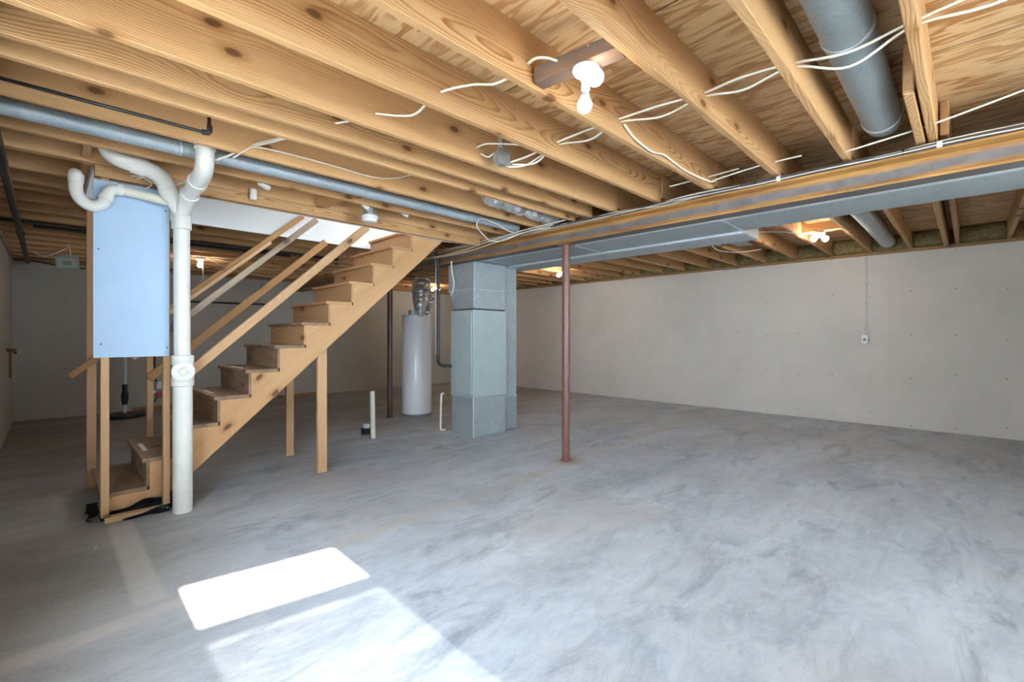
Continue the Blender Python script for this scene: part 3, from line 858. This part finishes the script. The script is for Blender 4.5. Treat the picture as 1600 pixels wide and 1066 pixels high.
# cross break on the side sheet of the base
bm = bmesh.new()
v = [bm.verts.new(q) for q in ((.0115, .02, .01), (.0115, .432, .01), (.0115, .432, .48), (.0115, .02, .48), (.003, .226, .245))]
for i in range(4): bm.faces.new((v[i], v[(i+1) % 4], v[4]))
link('side_sheet', bm, GALV, t)
link('corner_glint', B(.004, .022, .004, .022, 0, .488, bev=.002), HEM_GLINT, t)  # pale strip paints in the highlight down the base corner
bm = B(0, .58, 0, .452, .490, 1.585, bev=.006, seg=2); cab = link('cabinet', bm, FURN, t)
link('side_door', B(-.008, .0, .03, .425, .52, 1.555, bev=.003), FURN, cab)
bm = bmesh.new()
for (y, z) in ((.11, 1.44), (.27, 1.44), (.09, 1.10), (.37, 1.44)):
    lathe(bm, [(0, .004), (.009, .003), (.011, 0)], 12, Matrix.Translation((-.008, y, z)) @ Matrix.Rotation(-PI/2, 4, 'Y'))
link('knockout', bm, FURN, cab)
bm = bmesh.new()
for x in (.09, .24, .38, .50):
    lathe(bm, [(0, .003), (.009, .002), (.011, 0)], 12, Matrix.Translation((x, -.0005, 1.44)) @ Matrix.Rotation(PI/2, 4, 'X'))
link('knockout', bm, FURN, cab)
link('gasket', B(.03, .56, .02, .44, 1.585, 1.602), BLACK, t)
bm = bmesh.new()
lo = [(.03, .015), (.555, .015), (.555, .40), (.03, .40)]; hi = [(.02, .01), (.555, .01), (.555, .52), (.02, .52)]
va = [bm.verts.new((x, y, 1.602)) for x, y in lo]; vb = [bm.verts.new((x, y, 1.84)) for x, y in hi]; vc = [bm.verts.new((x, y, 2.183)) for x, y in hi]
for r0, r1 in ((va, vb), (vb, vc)):
    for i in range(4): bm.faces.new((r0[i], r0[(i+1) % 4], r1[(i+1) % 4], r1[i]))
bm.faces.new(va[::-1]); bm.faces.new(vc)
sp_ = link('supply_plenum', bm, GALV, t)
link('seam_band', B(.012, .562, .002, .528, 1.836, 1.85, bev=.002), HEM_GLINT, sp_)
link('corner_glint', B(.014, .032, .004, .016, 1.62, 2.18, bev=.002), HEM_GLINT, sp_)  # corner highlight put in as a paler metal strip
t = empty('return_chase', (4.42, 4.45, 0), 'tall flat galvanized return duct standing against the right of the furnace', 'duct')
link('duct_body', B(-.125, .125, -.03, .33, .45, 2.188, bev=.003), GALV, t)
link('duct_boot', B(-.13, .13, -.034, .34, .004, .45, bev=.003), GALVM, t)
link('seam_band', B(-.132, .132, -.037, .345, .44, .462, bev=.002), GALV, t)
# condensate pipe and refrigerant hose
tag(link('condensate_pipe', TB([(3.69, 4.93, .50), (3.655, 4.93, .495), (3.65, 4.93, .46), (3.615, 4.90, .06), (3.62, 4.90, .035), (3.68, 4.88, .03)], .013, 10), PVC, smooth=True), 'thin white plastic pipe dropping down the left side of the furnace', 'pipe')
tag(link('refrigerant_line', TB([(3.50, 4.86, 2.33), (3.545, 4.86, 2.20), (3.555, 4.86, 1.6), (3.55, 4.86, 1.0), (3.57, 4.86, .90), (3.62, 4.84, .875), (3.70, 4.76, .87)], .020, 12, True), BLACK, smooth=True), 'black insulated line bending into the left side of the furnace', 'pipe')
tag(link('control_cable', TB([(3.52, 4.90, 2.36), (3.53, 4.88, 2.2), (3.525, 4.88, 1.6), (3.535, 4.88, 1.02)], .006, 8, True), CABLEG, smooth=True), 'thin grey cable hanging beside the black insulated line', 'cable')
tag(link('control_cable', TB([(3.58, 4.62, 2.20), (3.60, 4.64, 2.08), (3.68, 4.70, 1.92), (3.712, 4.80, 1.80)], .009, 8, True), CABLE, smooth=True), 'pale cable looping from the beam behind the furnace plenum', 'cable')

# ------------------------------------------------------------------ water heater
t = empty('water_heater', (4.17, 6.28, 0), 'tall white water heater cylinder left of the furnace', 'water heater')
bm = bmesh.new(); lathe(bm, [(.20, 0), (.215, .0), (.215, .035), (.205, .036)], 48); link('base_ring', bm, plain('heater_base', (.25, .26, .30), .5), t, smooth=True, auto=.6)
bm = bmesh.new(); lathe(bm, [(.228, .034), (.235, .04), (.235, 1.575), (.228, 1.59), (.10, 1.60), (0, 1.60)], 48); link('tank', bm, ENAMEL, t, smooth=True, auto=.5)
rnd = random.Random(5)
bm = bmesh.new(); N = 22
for i in range(2): pass
tube(bm, [(-.06+.10*(i/N), -.17+.10*(i/N), 1.55+.60*i/N) for i in range(N+1)], [(.065 + .075*min(1, i/14)) * (1 + rnd.uniform(-.03, .03)) for i in range(N+1)], 18)
for v_ in bm.verts: v_.co += V((rnd.uniform(-.005, .005), rnd.uniform(-.005, .005), rnd.uniform(-.005, .005)))
link('flue_wrap', bm, FOIL, t)
bm = bmesh.new(); N = 14
tube(bm, [(.06+.14*i/N, -.18+.05*i/N, 1.56+.34*i/N) for i in range(N+1)], [.045+rnd.uniform(-.01, .01) for i in range(N+1)], 12)
for v_ in bm.verts: v_.co += V((rnd.uniform(-.008, .008), rnd.uniform(-.008, .008), 0))
link('foil_pipe_wrap', bm, FOIL, t)
link('draft_collar', TB([(-.16, -.12, 1.585), (-.16, -.12, 1.66)], .06, 14), GALV, t, smooth=True, auto=.6)
link('supply_line', TB([(.16, -.06, 1.60), (.16, -.06, 2.2)], .008, 8), STEELDK, t, smooth=True)

# floor stubs
t = empty('floor_pipe', (2.83, 5.22, 0), 'short white plastic pipe standing up from the floor under the stairs', 'pipe')
link('pipe_run', TB([(0, 0, 0), (-.01, 0, .58)], .030, 16), PVCY, t, smooth=True, auto=.7)
t = empty('floor_drain_stub', (2.90, 5.52, 0), 'low black drain stub with white cap beside the short white pipe', 'drain')
link('collar', TB([(0, 0, 0), (0, 0, .075)], .065, 20), BLACK, t, smooth=True, auto=.7)
link('cap', TB([(0, 0, .075), (0, 0, .12)], .045, 20), WHITE, t, smooth=True, auto=.7)

# ------------------------------------------------------------------ lamps
def bulb_lathe(bm, M, r):
    pr = [(0, r*1.0)]
    for k in range(1, 13):
        a = PI/2 - k*PI*.78/12
        pr.append((r*math.cos(a), r*math.sin(a)))
    pr += [(r*.52, -r*1.15), (r*.42, -r*1.5), (0, -r*1.5)]
    lathe(bm, pr, 24, M)
def dirM(p, d):
    return Matrix.Translation(p) @ V(d).to_track_quat('Z', 'Y').to_matrix().to_4x4()
# wood block and twin fixture near the camera
o = board('lamp_block', (1.60, 1.418, 2.452), (1.66, .998, 2.452), .085, .078, OLDWOOD, bev=.010)
tag(o, 'dirty brown wood block nailed between joists, holding the near bulb fixture', 'blocking')
fx = V((1.636, 1.172, 2.412))
t = empty('ceiling_lamp', fx, 'white ceiling lamp holder with two lit bulbs on the dirty block', 'lamp', 'bare bulb lamps')
bm = bmesh.new(); lathe(bm, [(0, 0), (.058, 0), (.060, -.008), (.052, -.022), (.030, -.030), (.024, -.050), (0, -.050)], 32); link('lamp_base', bm, WHITE, t, smooth=True, auto=.6)
bm = bmesh.new(); lathe(bm, [(0, 0), (.017, 0), (.019, .02), (.019, .045), (0, .045)], 16, dirM((.0, -.0, -.045), (-.05, .03, -1))); ad = link('socket_adapter', bm, WHITE, t, smooth=True, auto=.6)
dA, dB = V((-.042, -.085, -.040)).normalized(), V((.052, .045, -.075)).normalized()
for d_, r_ in ((dA, .036), (dB, .033)):
    bm = bmesh.new(); lathe(bm, [(0, 0), (.015, 0), (.017, .05), (0, .05)], 16, dirM(V((0, 0, -.055)), d_)); link('socket', bm, STEEL if d_ == dB else WHITE, t, smooth=True, auto=.6)
    bm = bmesh.new(); bulb_lathe(bm, dirM(V((0, 0, -.045))+d_*(.085 if d_ == dA else .105), d_), r_); link('bulb', bm, BULB, t, smooth=True)
tag(link('lamp_cable', TB([(1.535, 1.418, 2.495), (1.535, 1.37, 2.498), (1.55, 1.32, 2.485), (1.575, 1.28, 2.465)], .007, 8, True, flat=(1.3, .7)), CABLE, smooth=True), 'short white cable end left of the dirty wood block', 'cable')
tag(link('lamp_cable', TB([(1.60, 1.14, 2.48), (1.66, 1.08, 2.475), (1.70, 1.0, 2.47)], .006, 8, True, flat=(1.3, .7)), CABLE, smooth=True), 'short white cable leaving the near lamp toward the round duct', 'cable')
def twin(p, label, along):
    t = empty('ceiling_lamp', p, label, 'lamp', 'bare bulb lamps')
    bm = bmesh.new(); lathe(bm, [(0, .02), (.055, .02), (.058, 0), (.03, -.02), (0, -.02)], 24); link('lamp_base', bm, WHITE, t, smooth=True, auto=.6)
    for s_ in (-1, 1):
        d_ = (V(along)*s_ + V((0, 0, -.55))).normalized()
        bm = bmesh.new(); lathe(bm, [(0, 0), (.015, 0), (.017, .03), (0, .03)], 12, dirM(V((0, 0, -.015)), d_)); link('socket', bm, WHITE, t, smooth=True, auto=.6)
        bm = bmesh.new(); bulb_lathe(bm, dirM(V((0, 0, -.015))+d_*.078, d_), .035); link('bulb', bm, BULBF, t, smooth=True)
    return t
along = (.71, -.70, 0)
twin((6.36, 1.66-.42, 2.45), 'twin lit bulbs over the right bay, nearer the wall outlet', along)
twin((6.50, 5.17, 2.40), 'twin lit bulbs seen either side of the reddish brown post', along)
twin((6.40, 8.86, 2.395), 'twin lit bulbs deep in the room, behind the black line beside the furnace', along)
for (x, y, y0, y1, lab) in ((6.36, 1.24, 1.0, 1.42, 'pine bridging board carrying the twin bulbs near the wall outlet'),):
    o = board('blocking', (x, y0+.005, 2.53), (x, y1-.005, 2.53), .09, .10, JO); tag(o, lab, 'blocking', 'wood blocks between joists')
# pull chain lamp behind the stairs
t = empty('ceiling_lamp', (1.56, 7.90, 2.36), 'single lit bulb with hanging pull string, seen between the stair rails', 'lamp', 'bare bulb lamps')
bm = bmesh.new(); lathe(bm, [(0, .04), (.05, .04), (.055, .01), (.03, -.02), (0, -.02)], 24); link('lamp_base', bm, WHITE, t, smooth=True, auto=.6)
bm = bmesh.new(); bulb_lathe(bm, dirM((0, 0, -.075), (0, 0, -1)), .036); link('bulb', bm, BULBF, t, smooth=True)
link('pull_string', TB([(.03, -.02, -.02), (.032, -.02, -.42)], .004, 6), CABLE, t)
link('outlet_box', B(-.10, .06, -.05, .05, .04, .10, bev=.004), plain('green_box', (.10, .16, .17), .5), t)
# smoke detector
t = empty('smoke_detector', (2.06, 3.86, 2.29), 'round white smoke detector under a grey steel box on the joist', 'smoke detector')
bm = bmesh.new(); lathe(bm, [(0, 0), (.055, 0), (.064, .006), (.066, .030), (.074, .034), (.076, .052), (.070, .060), (0, .060)], 32); link('sensor_body', bm, WHITE, t, smooth=True, auto=.5)
bm = bmesh.new(); lathe(bm, [(0, .06), (.058, .06), (.058, .125), (0, .125)], 8); link('mounting_box', bm, STEEL, t)
tag(link('detector_cable', TB([(2.06, 3.86, 2.42), (2.10, 3.83, 2.44), (2.14, 3.78, 2.45)], .006, 8, True), CABLEG, smooth=True), 'short grey cable behind the smoke detector box', 'cable')
# halogen work lamp  hanging from a cord
t = empty('work_lamp', (.19, 7.9, 2.09), 'grey halogen work lamp hanging from a cord, left of the blue panel', 'lamp')
bm = bmesh.new()
va = [(-.12, -.02, .02), (.12, -.02, .02), (.12, -.02, .17), (-.12, -.02, .17)]; vb = [(-.075, .09, .04), (.075, .09, .04), (.09, .09, .19), (-.09, .09, .19)]
a_ = [bm.verts.new(q) for q in va]; b_ = [bm.verts.new(q) for q in vb]
bm.faces.new(a_); bm.faces.new(b_[::-1])
for i in range(4): bm.faces.new((a_[i], b_[i], b_[(i+1) % 4], a_[(i+1) % 4]))
link('housing', bm, WHITE, t)
bm = bmesh.new(); box(bm, -.13, .13, -.035, -.02, 0, .18, bev=.006)
link('bezel', bm, plain('lamp_bezel', (.42, .46, .40), .4), t)
link('lens', B(-.105, .105, -.040, -.034, .025, .155, bev=.002), GLASSY, t)
link('reflector', B(-.05, .05, -.043, -.040, .06, .12, bev=.002), plain('reflector', (.30, .33, .27), .3), t)
t.scale = (.85, .85, .85); t.rotation_euler = (.30, 0, -.35)
link('cord', TB([(.02, .03, .18), (.03, .03, .25), (.025, .02, .36)], .006, 8, True), CABLE, t, smooth=True)
tag(link('cord_loop', TB([(-.12, 7.9, 2.26), (-.02, 7.9, 2.22), (.08, 7.88, 2.27), (.18, 7.88, 2.35)], .006, 8, True), CABLE, smooth=True), 'loose end of pale cord beside the hanging work lamp', 'cord')

# ------------------------------------------------------------------ junction box and cables
t = empty('junction_box', (2.10, 2.18, 2.43), 'dented steel junction box with white cables on a joist', 'junction box')
bm = bmesh.new(); lathe(bm, [(0, -.025), (.055, -.025), (.055, .025), (0, .025)], 8, Matrix.Rotation(PI/2, 4, 'X') @ Matrix.Rotation(PI/8, 4, 'Z')); link('box_body', bm, STEEL, t)
link('cover_plate', B(-.05, .05, -.028, -.025, -.05, .05, bev=.004), STEEL, t)
link('strap', B(-.01, .01, -.02, .02, .05, .20), STEEL, t)
def cable(pts, label, r=.0065, m=CABLE, n=8, name='cable', group='white electrical cables', flat=(1.35, .75)):
    return tag(link(name, TB(pts, r, 8, True, n=n, flat=flat), m, loc=V(pts[0]), smooth=True), label, 'cable', group)
def bundle(xs, zs, dips, label, off):
    pts = []
    for (y, x, z) in dips: pts.append((x+off[0], y, z+off[1]))
    return cable(pts, label)
ch = [(-.6, 2.36, 2.52), (-.1, 2.36, 2.50), (.15, 2.355, 2.475), (.36, 2.345, 2.44), (.565, 2.335, 2.475), (.78, 2.345, 2.50), (.975, 2.36, 2.50), (1.2, 2.33, 2.505), (1.44, 2.30, 2.50), (1.66, 2.31, 2.51), (1.895, 2.30, 2.50), (2.05, 2.24, 2.45), (2.16, 2.16, 2.41)]
cable([(x, y, z) for y, x, z in ch], 'upper strand of the white cable pair crossing the joists by the round duct')
ch2 = [(y, x+.02+(.03 if i % 2 else 0), z-.008-(.03 if i % 2 else 0)) for i, (y, x, z) in enumerate(ch)]
cable([(x, y, z) for y, x, z in ch2], 'lower strand of the white cable pair crossing the joists by the round duct')
cable([(2.34, 1.895, 2.49), (2.31, 2.0, 2.46), (2.25, 2.10, 2.40), (2.16, 2.17, 2.385), (2.12, 2.17, 2.40)], 'white cable drooping below the junction box')
cable([(1.99, 2.302, 2.50), (2.02, 2.24, 2.515), (2.10, 2.16, 2.515), (2.20, 2.0, 2.49), (2.24, 1.9, 2.48)], 'white cable passing above the junction box')
cable([(2.03, 2.302, 2.47), (2.05, 2.25, 2.44), (2.07, 2.22, 2.46), (2.09, 2.20, 2.45)], 'short white cable entering the left of the junction box')
c3 = [(1.44, 1.55, 2.49), (1.60, 1.51, 2.465), (1.72, 1.46, 2.485), (1.895, 1.385, 2.48), (2.10, 1.39, 2.45), (2.20, 1.34, 2.455), (2.325, 1.26, 2.48), (2.45, 1.22, 2.475), (2.60, 1.16, 2.48), (2.795, 1.10, 2.48), (3.0, 1.02, 2.47), (3.24, .93, 2.47)]
cable([(x, y, z) for y, x, z in c3], 'white cable threading through the joists left of the ceiling bulbs')
cable([(2.33, 1.405, 2.475), (2.45, 1.405, 2.43), (2.65, 1.40, 2.405), (2.80, 1.40, 2.43), (2.95, 1.405, 2.425), (3.15, 1.40, 2.41), (3.42, 1.36, 2.40), (3.50, 1.34, 2.41)], 'white cable stapled along the joist left of the ceiling bulbs')
cable([(.80, 3.20, 2.35), (.875, 3.20, 2.42), (.929, 3.205, 2.455), (1.122, 3.205, 2.467), (1.425, 3.205, 2.468), (1.72, 3.205, 2.462), (1.90, 3.20, 2.49), (2.02, 3.12, 2.53), (2.06, 2.81, 2.53)], 'long sagging white cable in front of the galvanized pipe')
cable([(.66, 3.62, 2.31), (.70, 3.50, 2.36), (.80, 3.36, 2.40), (.92, 3.22, 2.47), (1.03, 3.10, 2.51), (1.08, 2.95, 2.52)], 'white cable slanting from the drain bend over the galvanized pipe')
cable([(.40, 4.03, 2.345), (.46, 4.03, 2.35), (.52, 4.02, 2.325), (.60, 3.98, 2.31), (.66, 3.80, 2.31), (.67, 3.62, 2.32)], 'thin white wire looped above the blue panel, longer strand', r=.005)
cable([(.43, 4.04, 2.335), (.47, 4.03, 2.345), (.51, 4.03, 2.315), (.49, 4.03, 2.285), (.47, 4.03, 2.27)], 'thin white wire above the blue panel, short drooping strand', r=.005)
cable([(2.41, 2.625, 2.50), (2.47, 2.68, 2.495), (2.58, 2.76, 2.50)], 'short white cable between close-set joists left of the junction box')
cable([(2.50, 2.66, 2.45), (2.57, 2.66, 2.425), (2.64, 2.63, 2.44), (2.66, 2.60, 2.47)], 'small hanging loop of white cable left of the junction box')
# cables lying along the beam
def along_beam(y0, y1, x, z, amp, seed, label, r=.006, m=CABLE):
    rd = random.Random(seed); n_ = int((y1-y0)/.35)+2
    pts = [(x+rd.uniform(-amp, amp)*.5, y0+(y1-y0)*i/n_, z+rd.uniform(-amp, amp)) for i in range(n_+1)]
    cable(pts, label, r=r, m=m, n=5, group='cables along the steel beam')
along_beam(-.9, 2.9, 3.625, 2.378, .010, 1, 'pale cable lying on the beam edge, uppermost strand')
along_beam(-.6, 4.6, 3.608, 2.358, .007, 2, 'pale cable along the beam, just under the uppermost strand', r=.0045)
along_beam(1.2, 5.4, 3.60, 2.352, .012, 3, 'grey cable lying along the beam toward the stairs', m=CABLEG)
along_beam(3.0, 5.6, 3.585, 2.372, .014, 4, 'white cable bunched on the beam above the furnace')
cable([(3.55, 2.95, 2.37), (3.52, 3.3, 2.345), (3.50, 3.7, 2.30), (3.50, 4.1, 2.265), (3.50, 4.5, 2.255), (3.52, 5.0, 2.27), (3.56, 5.4, 2.31)], 'white cable hanging in a swag below the beam near the stair top', group='cables along the steel beam')
cable([(3.56, 2.8, 2.39), (3.52, 3.3, 2.37), (3.48, 3.75, 2.325), (3.49, 4.2, 2.285), (3.50, 4.7, 2.27), (3.54, 5.3, 2.30)], 'second white cable of the swag below the beam', group='cables along the steel beam')
cable([(3.52, 3.42, 2.35), (3.38, 3.42, 2.36), (3.18, 3.40, 2.40), (3.02, 3.43, 2.42), (2.98, 3.44, 2.34), (3.12, 3.47, 2.26), (3.26, 3.52, 2.245), (3.42, 3.5, 2.28), (3.52, 3.38, 2.34)], 'big loop of white cable hanging over the end of the galvanized pipe', group='cables along the steel beam')
cable([(3.55, 1.72, 2.47), (3.56, 1.55, 2.475), (3.57, 1.42, 2.48), (3.58, 1.2, 2.49)], 'pale cable across the joist ends by the beam, left of the bulbs', group='cables along the steel beam')
cable([(3.50, 1.36, 2.42), (3.53, 1.15, 2.45), (3.56, .98, 2.47), (3.58, .8, 2.475)], 'pale cable across the joist ends by the beam, below the ceiling bulbs', group='cables along the steel beam')
cable([(3.48, .545, 2.40), (3.47, .30, 2.42), (3.44, .17, 2.425), (3.46, .0, 2.46), (3.5, -.4, 2.55)], 'pale cable across the joist ends under the near round duct', group='cables along the steel beam')
# dark drain line riding on the beam flange
t = empty('conduit', (3.632, -1.5, 2.366), 'dark plastic pipe strapped along the top of the beam', 'pipe')
link('pipe_run', TB([(0, 0, 0), (0, 4.6, -.0)], .019, 14), plain('dark_conduit', (.10, .085, .09), .3), t, smooth=True, auto=.7)
for y in (1.62, 2.45):
    link('strap', TB([(0, y-.012+.0, 0), (0, y+.012, 0)], .0225, 14), WHITE, t, smooth=True, auto=.7)
for y in (1.78, 2.6, 3.4):
    link('coupling', TB([(0, y-.006, 0), (0, y+.006, 0)], .0215, 14), BLACK, t, smooth=True, auto=.7)
# right bay cables
cable([(5.05, 1.95, 2.30), (5.25, 1.75, 2.36), (5.6, 1.52, 2.40), (6.0, 1.36, 2.42), (6.32, 1.28, 2.45)], 'pale cable sagging from the wider duct to the twin bulbs')
cable([(5.05, 1.97, 2.30), (5.4, 2.10, 2.30), (5.9, 2.2, 2.32), (6.4, 2.15, 2.36), (6.8, 2.0, 2.43)], 'white cable loop hanging under the right bay joists')

# white pipe stubs through the joist
def stub(p, d, r, label):
    tag(link('pipe_stub', TB([V(p), V(p)+V(d)], r, 14), PVC, loc=p, smooth=True, auto=.7), label, 'pipe', 'white stubs by the trimmer joist')
stub((1.16, 4.06, 2.43), (0, 0, -.085), .026, 'white pipe stub pointing down below the trimmer joist')
stub((1.12, 3.757, 2.405), (.07, .05, -.01), .024, 'white pipe stub through a round hole near the galvanized pipe')
stub((1.93, 3.757, 2.42), (.07, .02, -.03), .02, 'white plastic offcut left of the smoke detector')
stub((2.32, 3.757, 2.42), (.08, .02, -.02), .02, 'white plastic offcut right of the smoke detector')
stub((.30, 4.155+.45, 2.53), (.0, .0, -.05), .012, 'small white stub on the joist left of the drain bend') if False else None

# ------------------------------------------------------------------ far left pipes and back wall
t = empty('drain_pipe', (-.2, 4.2, 2.36), 'dark pipe running under the joists along the left wall', 'pipe')
link('pipe_run', TB([(0, -2.0, 0), (0, 5.6, -.02)], .026, 12), STEELDK, t, smooth=True, auto=.7)
link('coupling', TB([(0, 2.9, -.01), (0, 3.05, -.01)], .034, 12), STEELDK, t, smooth=True, auto=.7)
tag(link('black_pipe', TB([(-.33, 6.56, 2.375), (3.0, 6.56, 2.375)], .018, 12), STEELDK, smooth=True, auto=.7), 'black pipe crossing under the joists behind the blue panel, upper one', 'pipe')
tag(link('black_pipe', TB([(-.1, 6.75, 2.378), (2.4, 6.75, 2.378)], .016, 12), STEELDK, smooth=True, auto=.7), 'slimmer dark pipe just beyond the black pipe behind the blue panel', 'pipe')
cable([(-.35, 9.86, 2.385), (-.1, 9.86, 2.37), (.15, 9.85, 2.33), (.45, 9.85, 2.32), (.62, 9.85, 2.33), (.66, 9.86, 2.39)], 'black wires drooping along the top of the back wall at far left', r=.012, m=BLACK, group='wires at the back wall')
cable([(-.30, 9.4, 2.385), (.2, 8.9, 2.37), (.5, 8.4, 2.385), (.8, 8.3, 2.39)], 'pale cable sagging below joists above the work lamp', group='wires at the back wall')
cable([(1.75, 7.9, 2.395), (2.4, 8.0, 2.33), (3.1, 8.0, 2.39)], 'pale cable sagging behind the stair rails, upper one', group='wires at the back wall')
cable([(1.62, 7.9, 2.40), (2.2, 8.5, 2.31), (2.9, 8.7, 2.30), (3.5, 8.6, 2.38)], 'pale cable sagging behind the stair rails, lower one', group='wires at the back wall')
cable([(1.60, 7.9, 2.42), (1.9, 7.6, 2.385), (2.2, 7.3, 2.39)], 'pale cable leaving the pull string lamp to the right', group='wires at the back wall')
tag(link('wall_pipe', TB([(1.68, YB-.03, 1.875), (3.15, YB-.03, 1.885)], .018, 10), BLACK, smooth=True, auto=.7), 'thin black pipe fixed level along the back wall', 'pipe')
tag(link('wall_pipe', TB([(2.98, YB-.03, 1.9), (2.98, YB-.03, 2.37)], .014, 10), STEEL, smooth=True, auto=.7), 'short grey conduit dropping down the back wall behind the rails', 'pipe')
bm = bmesh.new(); lathe(bm, [(0, 0.002), (.27, .002), (.28, .03), (.26, .055), (0, .055)], 36)
t = empty('sump_pit', (.84, 9.30, 0), 'black round sump lid on the floor by the back wall', 'sump')
link('lid', bm, BLACK, t, smooth=True, auto=.5)
t = empty('sump_pipe', (.86, 9.42, .05), 'white sump discharge pipe with black check valve by the back wall', 'pipe')
link('pipe_run', TB([(0, 0, 0), (0, 0, 2.30)], .026, 14), plain('sump_white', (.6, .62, .66), .4), t, smooth=True, auto=.7)
link('check_valve', TB([(0, 0, .13), (0, 0, .16), (0, 0, .22), (0, 0, .30), (0, 0, .34), (0, 0, .45)], [.034, .036, .046, .046, .034, .034], 16), BLACK, t, smooth=True, auto=.7)
t = empty('wall_outlet', (1.36, YB, .41), 'steel outlet box with red plug low on the back wall', 'outlet')
link('outlet_box', B(-.035, .035, -.05, -.001, -.06, .06, bev=.004), STEEL, t)
link('face_plate', B(-.038, .038, -.056, -.05, -.063, .063, bev=.003), WHITE, t)
link('switch_box', B(-.10, -.045, -.04, -.001, -.14, -.08, bev=.003), WHITE, t)
link('plug', B(-.05, .05, -.07, -.02, -.21, -.12, bev=.01), RED, t)
link('conduit', TB([(-.04, -.02, .06), (-.06, -.02, .3), (-.06, -.02, 1.95)], .014, 10), STEELDK, t, smooth=True, auto=.7)
link('cord', TB([(-.02, -.05, -.2), (-.10, -.10, -.30), (-.25, -.3, -.375), (-.45, -.5, -.39)], .008, 8, True), BLACK, t, smooth=True)
t = empty('wall_outlet', (XR, 1.053, 1.21), 'white outlet with conduit on the bare right wall', 'outlet')
link('outlet_box', B(-.05, -.001, -.038, .038, -.06, .06, bev=.004), STEEL, t)
fp = link('face_plate', B(-.056, -.05, -.040, .040, -.063, .063, bev=.003), WHITE, t)
link('socket', B(-.059, -.056, -.016, .016, -.018, .014, bev=.003), plain('socket_grey', (.20, .20, .21), .5), t)
link('conduit', TB([(-.02, -.012, .06), (-.02, -.012, 1.19)], .011, 10), CONDUITW, t, smooth=True, auto=.7)
for z_ in (.10, .80):
    link('strap', B(-.034, -.001, -.045, .02, z_, z_+.018, bev=.002), CONDUITW, t)
# brass tap on the left wall
t = empty('wall_tap', (XL, 8.6, 1.08), 'rusty pipe stub with tap on the left wall at the picture edge', 'tap')
link('pipe_run', TB([(0, 0, 0), (.07, 0, 0), (.075, 0, -.05)], .018, 10), plain('rust', (.16, .07, .03), .6), t, smooth=True)
link('riser_pipe', TB([(.03, .02, -.35), (.03, .02, 0.0)], .012, 8), plain('copper', (.25, .13, .06), .5), t, smooth=True)

# ------------------------------------------------------------------ light
w = bpy.data.worlds.new('World'); SC.world = w; w.use_nodes = True
bg = w.node_tree.nodes['Background']
bg.inputs[0].default_value = (.76, .88, 1.0, 1); bg.inputs[1].default_value = 11.5
sun = bpy.data.lights.new('sun', 'SUN'); sun.energy = 42; sun.color = (1, .97, .92); sun.angle = math.radians(.55)
so = bpy.data.objects.new('sun', sun); COL.objects.link(so)
so.rotation_euler = V((.02, 1, -TANE)).to_track_quat('-Z', 'Y').to_euler()
for (a, b, z0, z1) in holes:
    L = bpy.data.lights.new('portal', 'AREA'); L.shape = 'RECTANGLE'; L.size = b-a; L.size_y = z1-z0
    L.cycles.is_portal = True
    lo_ = bpy.data.objects.new('portal', L); COL.objects.link(lo_)
    lo_.location = fw((a+b)/2, -.21, (z0+z1)/2)
    lo_.rotation_euler = (PI/2, 0, PI-TH)
    lo_.rotation_euler = V((math.sin(TH), math.cos(TH), 0)).to_track_quat('-Z', 'Z').to_euler()

L = bpy.data.lights.new('portal', 'AREA'); L.shape = 'RECTANGLE'; L.size = LW[1]-LW[0]; L.size_y = LW[3]-LW[2]; L.cycles.is_portal = True
lo_ = bpy.data.objects.new('portal', L); COL.objects.link(lo_); lo_.location = (XL-.21, (LW[0]+LW[1])/2, (LW[2]+LW[3])/2)
lo_.rotation_euler = V((1, 0, 0)).to_track_quat('-Z', 'Z').to_euler()
vs = SC.view_settings
vs.view_transform = 'Standard'; vs.look = 'None'; vs.gamma = 1; vs.use_curve_mapping = False
vs.exposure = 1.38
